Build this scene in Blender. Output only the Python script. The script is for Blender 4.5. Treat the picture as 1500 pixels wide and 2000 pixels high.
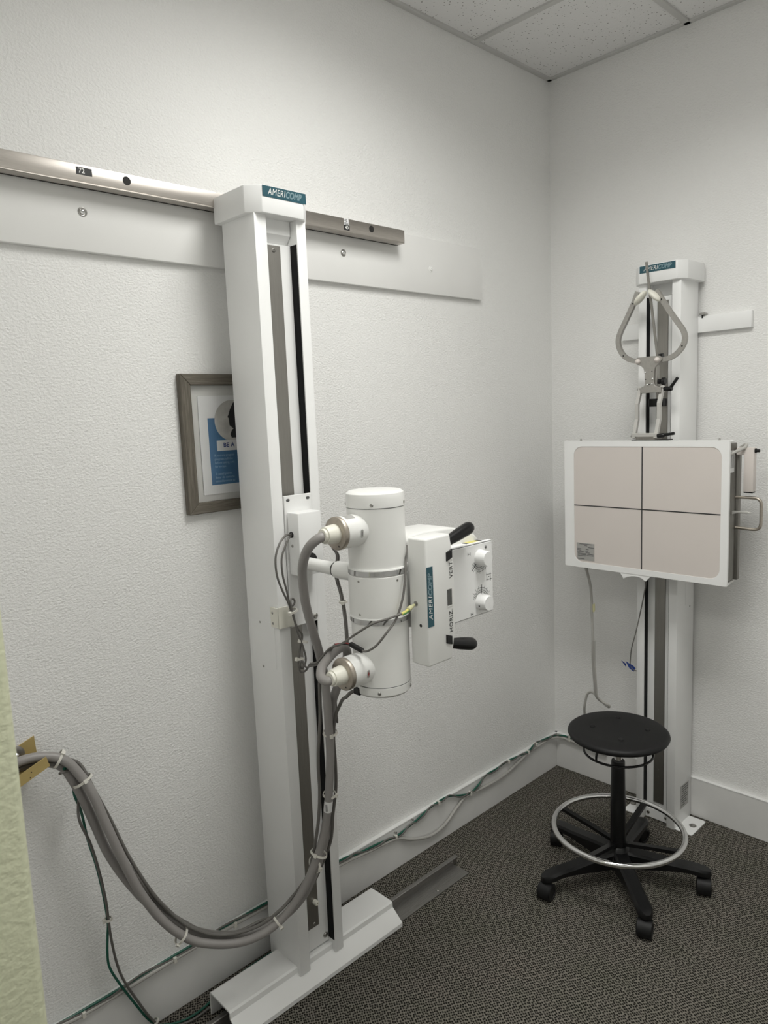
import bpy, bmesh, math, random
from mathutils import Vector, Matrix

for o in list(bpy.data.objects):
    bpy.data.objects.remove(o, do_unlink=True)
scene = bpy.context.scene
COL = scene.collection
random.seed(7)
H = 3.05

# ------------------------------------------------------------------ camera
F_PX, YAW, PITCH, ROLL = 1424.8, -0.8088, -0.133, -0.0414
cam_data = bpy.data.cameras.new('camera')
cam_data.sensor_fit = 'VERTICAL'
cam_data.sensor_height = 36.0
cam_data.lens = 36.0 * F_PX / 2000.0
cam_data.clip_start = 0.02
cam_data.dof.use_dof = True
cam_data.dof.focus_distance = 2.2
cam_data.dof.aperture_fstop = 6.7
cam = bpy.data.objects.new('camera', cam_data)
COL.objects.link(cam)
fw = Vector((math.sin(YAW) * math.cos(PITCH), math.cos(YAW) * math.cos(PITCH), math.sin(PITCH)))
rt = Vector((math.cos(YAW), -math.sin(YAW), 0))
up = rt.cross(fw)
r2 = math.cos(ROLL) * rt + math.sin(ROLL) * up
u2 = -math.sin(ROLL) * rt + math.cos(ROLL) * up
cam.matrix_world = Matrix(((r2.x, u2.x, -fw.x, 1.8498), (r2.y, u2.y, -fw.y, -2.8307), (r2.z, u2.z, -fw.z, 1.6849), (0, 0, 0, 1)))
scene.camera = cam

# ------------------------------------------------------------------ world, light levels, exposure
world = bpy.data.worlds.new('world')
scene.world = world
world.use_nodes = True
world.node_tree.nodes['Background'].inputs[0].default_value = (0.9, 0.95, 1.0, 1)
world.node_tree.nodes['Background'].inputs[1].default_value = 0.05
ROOM_LIGHT = 3.0      # emission of the ceiling troffer over the room
HALL_LIGHT = 10.0       # emission of the troffer in the hall behind the camera
# the louvred troffer over the room: its lamps throw a cone that fades towards the ceiling line
lamp = bpy.data.lights.new('troffer_lamps', 'AREA')
lamp.shape = 'RECTANGLE'; lamp.size = 1.12; lamp.size_y = 0.51
lamp.energy = 18.8
lamp.spread = math.radians(153)
lamp.color = (1.0, 0.998, 0.955)
lamp_o = bpy.data.objects.new('troffer_lamps', lamp)
lamp_o.location = (1.204, -1.4225, H - 0.003)
COL.objects.link(lamp_o)
scene.view_settings.view_transform = 'Standard'
scene.view_settings.look = 'None'
scene.view_settings.gamma = 1.0
scene.view_settings.use_curve_mapping = False
scene.view_settings.exposure = 0.0

# ------------------------------------------------------------------ materials
def new_mat(name):
    m = bpy.data.materials.new(name)
    m.use_nodes = True
    nt = m.node_tree
    return m, nt, nt.nodes['Principled BSDF']

def nd(nt, t, **kw):
    n = nt.nodes.new(t)
    for k, v in kw.items():
        if k in n.inputs:
            n.inputs[k].default_value = v
        else:
            setattr(n, k, v)
    return n

def bump(nt, b, height, strength, dist):
    n = nd(nt, 'ShaderNodeBump', Strength=strength, Distance=dist)
    nt.links.new(height, n.inputs['Height'])
    nt.links.new(n.outputs[0], b.inputs['Normal'])

def ramp(nt, fac, stops):
    n = nt.nodes.new('ShaderNodeValToRGB')
    cr = n.color_ramp
    while len(cr.elements) < len(stops):
        cr.elements.new(0.5)
    for e, (p, c) in zip(cr.elements, stops):
        e.position = p
        e.color = (*c, 1) if len(c) == 3 else c
    nt.links.new(fac, n.inputs[0])
    return n

def coords(nt, scale=(1, 1, 1), rot=(0, 0, 0)):
    tc = nt.nodes.new('ShaderNodeTexCoord')
    mp = nt.nodes.new('ShaderNodeMapping')
    mp.inputs['Scale'].default_value = scale
    mp.inputs['Rotation'].default_value = rot
    nt.links.new(tc.outputs['Object'], mp.inputs['Vector'])
    return mp.outputs[0]

def plain(name, col, rough=0.5, metal=0.0, spec=0.5, vary=0.04, scale=6.0, coat=0.0):
    """paint, plastic or metal with a faint procedural tone variation"""
    m, nt, b = new_mat(name)
    v = coords(nt)
    n = nd(nt, 'ShaderNodeTexNoise', Scale=scale, Detail=3.0)
    nt.links.new(v, n.inputs['Vector'])
    lo = tuple(c * (1 - vary) for c in col)
    hi = tuple(min(1, c * (1 + vary)) for c in col)
    r = ramp(nt, n.outputs['Fac'], [(0.3, lo), (0.7, hi)])
    nt.links.new(r.outputs[0], b.inputs['Base Color'])
    b.inputs['Roughness'].default_value = rough
    b.inputs['Metallic'].default_value = metal
    b.inputs['Specular IOR Level'].default_value = spec
    b.inputs['Coat Weight'].default_value = coat
    return m

def plaster(name, col, scale=95.0, strength=0.55, dist=0.0035):
    m, nt, b = new_mat(name)
    v = coords(nt, (1, 1, 1.35))
    n1 = nd(nt, 'ShaderNodeTexNoise', Scale=scale, Detail=2.5, Roughness=0.55, Distortion=0.15)
    nt.links.new(v, n1.inputs['Vector'])
    n2 = nd(nt, 'ShaderNodeTexNoise', Scale=1.3, Detail=3.0)
    nt.links.new(v, n2.inputs['Vector'])
    r = ramp(nt, n2.outputs['Fac'], [(0.3, tuple(c * 0.975 for c in col)), (0.7, col)])
    nt.links.new(r.outputs[0], b.inputs['Base Color'])
    b.inputs['Roughness'].default_value = 0.5
    b.inputs['Specular IOR Level'].default_value = 0.35
    bump(nt, b, n1.outputs['Fac'], strength, dist)
    return m

def brushed(name, col, rough, stretch, rot=(0, 0, 0), dark=0.8, fine=0.0):
    m, nt, b = new_mat(name)
    v = coords(nt, stretch, rot)
    n = nd(nt, 'ShaderNodeTexNoise', Scale=9.0, Detail=4.0, Roughness=0.65)
    nt.links.new(v, n.inputs['Vector'])
    r = ramp(nt, n.outputs['Fac'], [(0.25, tuple(c * dark for c in col)), (0.75, col)])
    nt.links.new(r.outputs[0], b.inputs['Base Color'])
    rr = ramp(nt, n.outputs['Fac'], [(0.2, (rough * 1.25,) * 3), (0.8, (rough * 0.85,) * 3)])
    nt.links.new(rr.outputs[0], b.inputs['Roughness'])
    b.inputs['Metallic'].default_value = 1.0
    return m

def carpet():
    m, nt, b = new_mat('carpet_loop')
    v = coords(nt, (1, 1, 1), (0, 0, 0.5))
    wob = nd(nt, 'ShaderNodeTexNoise', Scale=14.0, Detail=2.0)
    nt.links.new(v, wob.inputs['Vector'])
    mix = nd(nt, 'ShaderNodeVectorMath', operation='MULTIPLY_ADD')
    nt.links.new(wob.outputs['Color'], mix.inputs[0])
    mix.inputs[1].default_value = (0.007, 0.007, 0.0)
    nt.links.new(v, mix.inputs[2])
    sc = nd(nt, 'ShaderNodeVectorMath', operation='MULTIPLY')
    nt.links.new(mix.outputs[0], sc.inputs[0])
    sc.inputs[1].default_value = (1.0, 1.35, 1.0)
    vo = nd(nt, 'ShaderNodeTexVoronoi', Scale=108.0, Randomness=0.42, voronoi_dimensions='2D')
    nt.links.new(sc.outputs[0], vo.inputs['Vector'])
    r = ramp(nt, vo.outputs['Distance'], [(0.19, (0.009, 0.0085, 0.008)), (0.34, (0.088, 0.083, 0.073)), (0.55, (0.255, 0.242, 0.217))])
    big = nd(nt, 'ShaderNodeTexNoise', Scale=5.0, Detail=5.0, Roughness=0.7)
    nt.links.new(v, big.inputs['Vector'])
    r2_ = ramp(nt, big.outputs['Fac'], [(0.3, (0.82, 0.84, 0.76)), (0.55, (0.95, 0.93, 0.9)), (0.75, (1.05, 0.98, 0.95))])
    mu = nd(nt, 'ShaderNodeMix', data_type='RGBA', blend_type='MULTIPLY')
    mu.inputs[0].default_value = 1.0
    nt.links.new(r.outputs[0], mu.inputs[6])
    nt.links.new(r2_.outputs[0], mu.inputs[7])
    nt.links.new(mu.outputs[2], b.inputs['Base Color'])
    b.inputs['Roughness'].default_value = 0.95
    b.inputs['Specular IOR Level'].default_value = 0.1
    bump(nt, b, vo.outputs['Distance'], 0.9, 0.006)
    return m

def tile_mat():
    m, nt, b = new_mat('acoustic_tile')
    v = coords(nt)
    vo = nd(nt, 'ShaderNodeTexVoronoi', Scale=80.0, Randomness=1.0, voronoi_dimensions='2D')
    nt.links.new(v, vo.inputs['Vector'])
    sep = nd(nt, 'ShaderNodeSeparateColor')
    nt.links.new(vo.outputs['Color'], sep.inputs[0])
    thr = nd(nt, 'ShaderNodeMath', operation='MULTIPLY')
    nt.links.new(sep.outputs[0], thr.inputs[0]); thr.inputs[1].default_value = 0.22
    lt = nd(nt, 'ShaderNodeMath', operation='LESS_THAN')
    nt.links.new(vo.outputs['Distance'], lt.inputs[0]); nt.links.new(thr.outputs[0], lt.inputs[1])
    sel = nd(nt, 'ShaderNodeMath', operation='GREATER_THAN')
    nt.links.new(sep.outputs[1], sel.inputs[0]); sel.inputs[1].default_value = 0.62
    pit = nd(nt, 'ShaderNodeMath', operation='MULTIPLY')
    nt.links.new(lt.outputs[0], pit.inputs[0]); nt.links.new(sel.outputs[0], pit.inputs[1])
    r = ramp(nt, pit.outputs[0], [(0.0, (0.88, 0.875, 0.87)), (1.0, (0.30, 0.29, 0.28))])
    nt.links.new(r.outputs[0], b.inputs['Base Color'])
    b.inputs['Roughness'].default_value = 0.95
    n = nd(nt, 'ShaderNodeTexNoise', Scale=160.0, Detail=3.0)
    nt.links.new(v, n.inputs['Vector'])
    bump(nt, b, n.outputs['Fac'], 0.35, 0.002)
    return m

def wood_grey(name, sc):
    m, nt, b = new_mat(name)
    v = coords(nt, sc)
    n = nd(nt, 'ShaderNodeTexNoise', Scale=3.0, Detail=6.0, Roughness=0.7, Distortion=0.5)
    nt.links.new(v, n.inputs['Vector'])
    r = ramp(nt, n.outputs['Fac'], [(0.3, (0.075, 0.064, 0.049)), (0.5, (0.130, 0.115, 0.091)), (0.72, (0.205, 0.186, 0.156))])
    nt.links.new(r.outputs[0], b.inputs['Base Color'])
    b.inputs['Roughness'].default_value = 0.65
    return m

def emitter(name, col, strength):
    m, nt, b = new_mat(name)
    b.inputs['Base Color'].default_value = (0.9, 0.9, 0.9, 1)
    b.inputs['Emission Color'].default_value = (*col, 1)
    b.inputs['Emission Strength'].default_value = strength
    return m

def glass_pane():
    m, nt, b = new_mat('picture_glass')
    b.inputs['Base Color'].default_value = (1, 1, 1, 1)
    b.inputs['Roughness'].default_value = 0.02
    b.inputs['Transmission Weight'].default_value = 1.0
    b.inputs['IOR'].default_value = 1.02
    b.inputs['Coat Weight'].default_value = 0.35
    return m

M = {
    'wall': plaster('wall_paint', (0.90, 0.897, 0.882), 135.0, 0.72, 0.0038),
    'jamb': plaster('jamb_paint', (0.76, 0.78, 0.57), 75.0, 0.5, 0.004),
    'trim': plain('trim_paint', (0.80, 0.796, 0.782), 0.4),
    'lit_caulk': plain('lit_edge_caulk', (0.86, 0.86, 0.85), 0.45),
    'carpet': carpet(),
    'tile': tile_mat(),
    'tee': plain('ceiling_grid', (0.62, 0.615, 0.60), 0.5),
    'white': plain('white_powder_coat', (0.89, 0.892, 0.885), 0.38, vary=0.015),
    'board': plain('white_board_paint', (0.88, 0.876, 0.86), 0.42, vary=0.015),
    'cream': plain('cream_enamel', (0.84, 0.84, 0.82), 0.3, vary=0.012),
    'ivory': plain('ivory_plastic', (0.80, 0.785, 0.70), 0.35, vary=0.02),
    'pink': plain('receptor_face', (0.70, 0.645, 0.61), 0.45, vary=0.012),
    'black': plain('black_plastic', (0.007, 0.007, 0.0075), 0.3, spec=0.35),
    'satin': plain('black_seat_urethane', (0.010, 0.010, 0.0105), 0.5, spec=0.3),
    'rubber': plain('black_rubber', (0.006, 0.006, 0.0065), 0.65, spec=0.2),
    'steel': brushed('stainless_rail', (0.60, 0.56, 0.52), 0.32, (60, 1.5, 60)),
    'strip': brushed('steel_strip', (0.35, 0.338, 0.315), 0.42, (40, 40, 1.2), dark=0.9),
    'stripdark': brushed('steel_strip_dark', (0.34, 0.325, 0.30), 0.42, (40, 40, 1.2)),
    'chrome': plain('chrome', (0.78, 0.78, 0.78), 0.09, 1.0, vary=0.02),
    'band': plain('polished_band', (0.55, 0.55, 0.55), 0.12, 1.0, vary=0.02),
    'nickel': brushed('nickel_collar', (0.52, 0.47, 0.41), 0.42, (8, 8, 8)),
    'alu': brushed('anodised_aluminium', (0.46, 0.445, 0.42), 0.5, (12, 12, 12), dark=0.92),
    'alulight': plain('matt_aluminium', (0.56, 0.55, 0.525), 0.5, 0.45),
    'track': brushed('galvanised_track', (0.36, 0.35, 0.335), 0.48, (30, 2, 30), dark=0.7),
    'screw': plain('screw_steel', (0.42, 0.41, 0.39), 0.3, 1.0),
    'dark': plain('dark_hole', (0.015, 0.014, 0.013), 0.7),
    'greycable': plain('grey_cable', (0.30, 0.285, 0.275), 0.42, vary=0.05),
    'midcable': plain('mid_grey_cable', (0.145, 0.138, 0.128), 0.45, vary=0.06),
    'palecable': plain('pale_grey_cable', (0.46, 0.45, 0.425), 0.45),
    'greencable': plain('green_cable', (0.010, 0.105, 0.070), 0.4, vary=0.15, scale=40),
    'redwire': plain('red_wire', (0.30, 0.03, 0.03), 0.4),
    'earth': plain('green_wire', (0.06, 0.22, 0.05), 0.4),
    'yellow': plain('yellow_sleeve', (0.66, 0.60, 0.16), 0.45),
    'lug': plain('clear_yellow_sleeve', (0.62, 0.60, 0.36), 0.35),
    'tie': plain('nylon_tie', (0.74, 0.72, 0.66), 0.4),
    'tan': plain('brass_chromate_plate', (0.50, 0.38, 0.155), 0.42, 0.15, vary=0.06),
    'teal': plain('teal_badge', (0.020, 0.085, 0.112), 0.4, vary=0.05),
    'tealtext': plain('teal_text', (0.30, 0.42, 0.46), 0.4),
    'ink': plain('black_print', (0.02, 0.02, 0.022), 0.5),
    'greyink': plain('grey_print', (0.09, 0.09, 0.09), 0.6),
    'whiteink': plain('white_print', (0.82, 0.82, 0.80), 0.5),
    'labelgrey': plain('foil_label', (0.42, 0.415, 0.40), 0.4, 0.2),
    'labelwhite': plain('paper_label', (0.80, 0.80, 0.80), 0.55),
    'wood': wood_grey('driftwood_upright', (60, 60, 3)),
    'woodh': wood_grey('driftwood_cross', (60, 3, 60)),
    'mat': plain('picture_mat', (0.66, 0.655, 0.63), 0.7),
    'paper': plain('poster_paper', (0.80, 0.80, 0.795), 0.6),
    'blue': plain('poster_blue', (0.065, 0.175, 0.33), 0.55, vary=0.02),
    'navy': plain('poster_navy', (0.02, 0.045, 0.20), 0.55),
    'softtext': plain('poster_text', (0.36, 0.50, 0.66), 0.55),
    'photo': plain('poster_photo', (0.58, 0.565, 0.53), 0.55, vary=0.18, scale=30),
    'figure': plain('poster_figure', (0.02, 0.02, 0.02), 0.55),
    'bluetape': plain('blue_tape', (0.02, 0.06, 0.30), 0.5),
    'glass': glass_pane(),
    'tray': brushed('tray_steel', (0.30, 0.29, 0.27), 0.45, (30, 30, 1.5), dark=0.75),
    'smoke': plain('smoked_window', (0.09, 0.09, 0.085), 0.25),
    'roomlight': emitter('troffer_lens', (1.0, 0.985, 0.95), ROOM_LIGHT),
    'halllight': emitter('hall_troffer_lens', (1.0, 1.0, 0.95), HALL_LIGHT),
}

# ------------------------------------------------------------------ object helpers
WLOC = {}
def thing(name, label, cat, loc, group=None):
    o = bpy.data.objects.new(name, None)
    o.empty_display_size = 0.05
    COL.objects.link(o)
    o.location = loc
    o['label'] = label; o['category'] = cat
    if group: o['group'] = group
    WLOC[o.name] = Vector(loc)
    return o

def adopt(o, parent):
    o.parent = parent
    o.matrix_parent_inverse = Matrix.Translation(-WLOC.get(parent.name, Vector((0, 0, 0))))

def obj(name, bm, mat, parent=None, smooth=True, angle=35, label=None):
    me = bpy.data.meshes.new(name)
    bmesh.ops.recalc_face_normals(bm, faces=bm.faces[:])
    bm.to_mesh(me); bm.free()
    if smooth:
        for p in me.polygons: p.use_smooth = True
        me.set_sharp_from_angle(angle=math.radians(angle))
    me.materials.append(M[mat] if isinstance(mat, str) else mat)
    o = bpy.data.objects.new(name, me)
    COL.objects.link(o)
    if parent: adopt(o, parent)
    if label: o['label'] = label
    return o

def tag(o, label, cat, group=None):
    o['label'] = label; o['category'] = cat
    if group: o['group'] = group
    return o

def struct(o):
    o['kind'] = 'structure'
    return o

def NB(): return bmesh.new()

def box(bm, a, b, bev=0.0, seg=2):
    x0, x1 = sorted((a[0], b[0])); y0, y1 = sorted((a[1], b[1])); z0, z1 = sorted((a[2], b[2]))
    vs = [bm.verts.new(c) for c in ((x0, y0, z0), (x1, y0, z0), (x1, y1, z0), (x0, y1, z0), (x0, y0, z1), (x1, y0, z1), (x1, y1, z1), (x0, y1, z1))]
    fs = [bm.faces.new([vs[i] for i in f]) for f in ((0, 3, 2, 1), (4, 5, 6, 7), (0, 1, 5, 4), (1, 2, 6, 5), (2, 3, 7, 6), (3, 0, 4, 7))]
    if bev > 0:
        es = list({e for f in fs for e in f.edges})
        bmesh.ops.bevel(bm, geom=es, offset=bev, segments=seg, profile=0.5, affect='EDGES')
    return bm

def frame_axes(d):
    d = Vector(d).normalized()
    a = Vector((0, 0, 1)) if abs(d.z) < 0.9 else Vector((0, 1, 0))
    u = d.cross(a).normalized(); v = d.cross(u).normalized()
    return u, v

def lathe(bm, origin, axis, prof, seg=32, cap0=True, cap1=True):
    """prof: list of (distance along axis, radius)"""
    o = Vector(origin); d = Vector(axis).normalized(); u, v = frame_axes(d)
    rings = []
    for t, r in prof:
        if r <= 1e-6:
            rings.append([bm.verts.new(o + d * t)])
        else:
            rings.append([bm.verts.new(o + d * t + (u * math.cos(a) + v * math.sin(a)) * r) for a in [2 * math.pi * k / seg for k in range(seg)]])
    for A, B in zip(rings, rings[1:]):
        for k in range(seg):
            k2 = (k + 1) % seg
            if len(A) == 1 and len(B) == 1: continue
            if len(A) == 1: bm.faces.new((A[0], B[k], B[k2]))
            elif len(B) == 1: bm.faces.new((A[k], A[k2], B[0]))
            else: bm.faces.new((A[k], A[k2], B[k2], B[k]))
    if cap0 and len(rings[0]) > 1: bm.faces.new(rings[0][::-1])
    if cap1 and len(rings[-1]) > 1: bm.faces.new(rings[-1])
    return bm

def cyl(bm, p0, p1, r0, r1=None, seg=24):
    p0 = Vector(p0); p1 = Vector(p1)
    return lathe(bm, p0, p1 - p0, [(0, r0), ((p1 - p0).length, r0 if r1 is None else r1)], seg)

def prism(bm, poly, axis, lo, hi, bev=0.0, seg=2):
    """poly: 2D points in the plane of the two other axes (order x,y,z)"""
    def P(q, t):
        c = list(q); c.insert(axis, t); return c
    A = [bm.verts.new(P(q, lo)) for q in poly]
    B = [bm.verts.new(P(q, hi)) for q in poly]
    n = len(poly)
    fs = [bm.faces.new(A[::-1]), bm.faces.new(B)]
    for k in range(n):
        fs.append(bm.faces.new((A[k], A[(k + 1) % n], B[(k + 1) % n], B[k])))
    if bev > 0:
        bmesh.ops.recalc_face_normals(bm, faces=fs)
        es = list({e for f in fs for e in f.edges})
        bmesh.ops.bevel(bm, geom=es, offset=bev, segments=seg, profile=0.5, affect='EDGES', clamp_overlap=True)
    return bm

def spline(pts, n=6, closed=False):
    P = [Vector(p) for p in pts]
    if n <= 1: return P
    out = []
    N = len(P)
    for i in range(N if closed else N - 1):
        p1, p2 = P[i], P[(i + 1) % N]
        p0 = P[i - 1] if (closed or i > 0) else p1 * 2 - p2
        p3 = P[(i + 2) % N] if (closed or i + 2 < N) else p2 * 2 - p1
        for k in range(n):
            t = k / n
            out.append(0.5 * ((2 * p1) + (p2 - p0) * t + (2 * p0 - 5 * p1 + 4 * p2 - p3) * t * t + (3 * p1 - p0 - 3 * p2 + p3) * t ** 3))
    if not closed: out.append(P[-1])
    return out

def sweep(bm, path, section, closed=False, up=None):
    """section: list of (a,b) in the (side, up) frame of the path"""
    n = len(path); rings = []
    prev = None
    for i, p in enumerate(path):
        a = path[(i - 1) % n] if (closed or i > 0) else path[0]
        b = path[(i + 1) % n] if (closed or i < n - 1) else path[-1]
        d = (b - a).normalized()
        if up is not None:
            s = d.cross(Vector(up)).normalized()
        elif prev is None:
            s = frame_axes(d)[0]
        else:
            s = (prev - d * prev.dot(d)).normalized()
        prev = s
        w = s.cross(d).normalized()
        rings.append([bm.verts.new(p + s * q[0] + w * q[1]) for q in section])
    m = len(section)
    for i in range(n if closed else n - 1):
        A, B = rings[i], rings[(i + 1) % n]
        for k in range(m):
            bm.faces.new((A[k], A[(k + 1) % m], B[(k + 1) % m], B[k]))
    if not closed:
        bm.faces.new(rings[0][::-1]); bm.faces.new(rings[-1])
    return bm

def circle(r, n=12):
    return [(r * math.cos(2 * math.pi * k / n), r * math.sin(2 * math.pi * k / n)) for k in range(n)]

def tube(bm, pts, r, n=6, seg=12, closed=False):
    return sweep(bm, spline(pts, n, closed), circle(r, seg), closed)

def torus(bm, c, axis, R, r, seg=64, tseg=14):
    c = Vector(c); u, v = frame_axes(axis)
    pts = [c + (u * math.cos(a) + v * math.sin(a)) * R for a in [2 * math.pi * k / seg for k in range(seg)]]
    return sweep(bm, pts, circle(r, tseg), True)

def rrect(x0, x1, z0, z1, r, n=8):
    out = []
    for cx, cz, a0 in ((x1 - r, z1 - r, 0), (x0 + r, z1 - r, 90), (x0 + r, z0 + r, 180), (x1 - r, z0 + r, 270)):
        for k in range(n + 1):
            a = math.radians(a0 + 90 * k / n)
            out.append((cx + r * math.cos(a), cz + r * math.sin(a)))
    return out

def screw(parent, p, axis, r, mat='screw', name='screw', h=None):
    h = h or r * 0.6
    bm = NB()
    lathe(bm, Vector(p) - Vector(axis).normalized() * 0.001, axis, [(0, r), (h * 0.6, r), (h, r * 0.7), (h, r * 0.35), (h * 0.6, r * 0.3), (h * 0.6, 0)], 14)
    return obj(name, bm, mat, parent)

def text(body, size, origin, right, upv, mat, parent, name='lettering', shear=0.0, outline=0.0, space=1.0, thick=0.0002, sx=1.0, align='LEFT', bold=0.0):
    cu = bpy.data.curves.new('txt', 'FONT')
    cu.body = body; cu.size = size; cu.shear = shear; cu.space_character = space
    cu.align_x = align; cu.align_y = 'CENTER'; cu.resolution_u = 3
    if outline > 0:
        cu.fill_mode = 'NONE' if hasattr(cu, 'fill_mode') and cu.dimensions == '3D' else 'FRONT'
    cu.offset = bold
    cu.extrude = 0.0
    t = bpy.data.objects.new('txt', cu); COL.objects.link(t)
    dg = bpy.context.evaluated_depsgraph_get(); dg.update()
    me = bpy.data.meshes.new_from_object(t.evaluated_get(dg))
    bpy.data.objects.remove(t); bpy.data.curves.remove(cu)
    R_ = Vector(right).normalized(); U_ = Vector(upv).normalized(); N_ = R_.cross(U_)
    o0 = Vector(origin)
    bm = NB(); bm.from_mesh(me); bpy.data.meshes.remove(me)
    if outline > 0:
        bm2 = NB()
        for e in bm.edges:
            if len(e.link_faces) == 1:
                a, b = e.verts[0].co, e.verts[1].co
                d = (b - a)
                if d.length < 1e-7: continue
                s = Vector((-d.y, d.x, 0)).normalized() * outline * 0.5
                bm2.faces.new([bm2.verts.new(q) for q in (a - s, b - s, b + s, a + s)])
        bm.free(); bm = bm2
    for v in bm.verts:
        v.co = o0 + R_ * (v.co.x * sx) + U_ * v.co.y + N_ * thick
    me = bpy.data.meshes.new(name); bm.to_mesh(me); bm.free()
    me.materials.append(M[mat])
    o = bpy.data.objects.new(name, me); COL.objects.link(o)
    if parent: adopt(o, parent)
    return o

# ================================================================== SETTING
def build_room():
    bm = NB(); box(bm, (-0.12, -4.7, -0.06), (2.6, 0.12, 0.0))
    struct(obj('floor', bm, 'carpet', smooth=False))
    bm = NB(); box(bm, (-0.12, -4.6, 0), (0, 0.0, H))
    struct(obj('wall_left', bm, 'wall', smooth=False))
    bm = NB(); box(bm, (-0.12, 0, 0), (2.57, 0.12, H))
    struct(obj('wall_right', bm, 'wall', smooth=False))
    bm = NB(); box(bm, (2.45, -4.6, 0), (2.57, 0.0, H))
    struct(obj('wall_side', bm, 'wall', smooth=False))
    bm = NB(); box(bm, (-0.12, -4.72, 0), (2.57, -4.6, H))
    struct(obj('wall_rear', bm, 'wall', smooth=False))
    bm = NB()
    box(bm, (0.0, -2.69, 0), (0.80, -2.56, H))
    box(bm, (1.98, -2.69, 0), (2.45, -2.56, H))
    wf = struct(obj('wall_front', bm, 'wall', smooth=False))
    bm = NB(); box(bm, (0.79, -2.692, 0), (0.852, -2.558, H), 0.012, 3)
    obj('jamb_return', bm, 'jamb', wf)
    # baseboards; caulked top edge painted lighter to show its bevel as lit
    for nm, a, b, c0, c1 in (('baseboard_left', (0, -2.56, 0), (0.017, -0.0, 0.163), (0, -2.56, 0.160), (0.0185, -0.002, 0.1665)),
                             ('baseboard_right', (0.017, -0.017, 0), (2.45, 0, 0.163), (0.002, -0.0185, 0.160), (2.45, 0, 0.1665))):
        bm = NB(); box(bm, a, b, 0.002, 1)
        o = struct(obj(nm, bm, 'trim'))
        bm = NB(); box(bm, c0, c1, 0.0025, 2)
        obj('lit_caulk_edge', bm, 'lit_caulk', o)
    # suspended ceiling: grid of tees, every tile its own piece
    xs = [0.0, 0.594, 1.204, 1.814, 2.45]
    ys = [0.0, -0.508, -1.118, -1.727, -2.337, -2.947, -3.556, -4.166, -4.6]
    bm = NB(); box(bm, (-0.12, -4.72, H + 0.03), (2.57, 0.12, H + 0.06))
    ceil = struct(obj('ceiling', bm, 'tile', smooth=False))
    lights = {(1, 2), (2, 2), (1, 5), (2, 5)}
    for i in range(len(xs) - 1):
        for j in range(len(ys) - 1):
            if (i, j) in lights: continue
            bm = NB(); box(bm, (xs[i] + 0.006, ys[j + 1] + 0.006, H + 0.004), (xs[i + 1] - 0.006, ys[j] - 0.006, H + 0.018), 0.002, 1)
            obj('ceiling_tile', bm, 'tile', ceil, smooth=False)
    for x in xs[1:-1]:
        for j in range(len(ys) - 1):
            if x == 1.204 and j in (2, 5): continue
            bm = NB(); box(bm, (x - 0.0115, ys[j + 1], H - 0.004), (x + 0.0115, ys[j], H + 0.008), 0.001, 1)
            obj('grid_tee', bm, 'tee', ceil, smooth=False)
    for y in ys[1:-1]:
        bm = NB(); box(bm, (0, y - 0.0115, H - 0.0045), (2.45, y + 0.0115, H + 0.008), 0.001, 1)
        obj('grid_tee', bm, 'tee', ceil, smooth=False)
    for a, b in (((0, -4.6, H - 0.004), (0.02, 0, H + 0.006)), ((0, -0.02, H - 0.004), (2.45, 0, H + 0.006))):
        bm = NB(); box(bm, a, b, 0.001, 1)
        obj('wall_angle', bm, 'tee', ceil, smooth=False)
    k_light = 0
    for nm, y0, y1, mt, lb in (('ceiling_light', -1.727, -1.118, 'roomlight', 'ceiling troffer over the x-ray room'),
                               ('ceiling_light', -3.556, -2.947, 'halllight', 'ceiling troffer over the hall behind the doorway')):
        t = thing(nm, lb, 'light', (1.204, (y0 + y1) / 2, H), 'recessed ceiling lights')
        bm = NB()
        for a, b in (((0.606, y0 + .012, H - .002), (0.64, y1 - .012, H + .02)), ((1.768, y0 + .012, H - .002), (1.802, y1 - .012, H + .02)),
                     ((0.64, y0 + .012, H - .002), (1.768, y0 + .045, H + .02)), ((0.64, y1 - .045, H - .002), (1.768, y1 - .012, H + .02))):
            box(bm, a, b)
        obj('frame', bm, 'white', t, smooth=False)
        bm = NB(); box(bm, (0.64, y0 + .045, H + .002), (1.768, y1 - .045, H + .006))
        obj('diffuser', bm, mt, t, smooth=False)
        if k_light == 0: adopt(lamp_o, t)
        k_light += 1
build_room()

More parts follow.
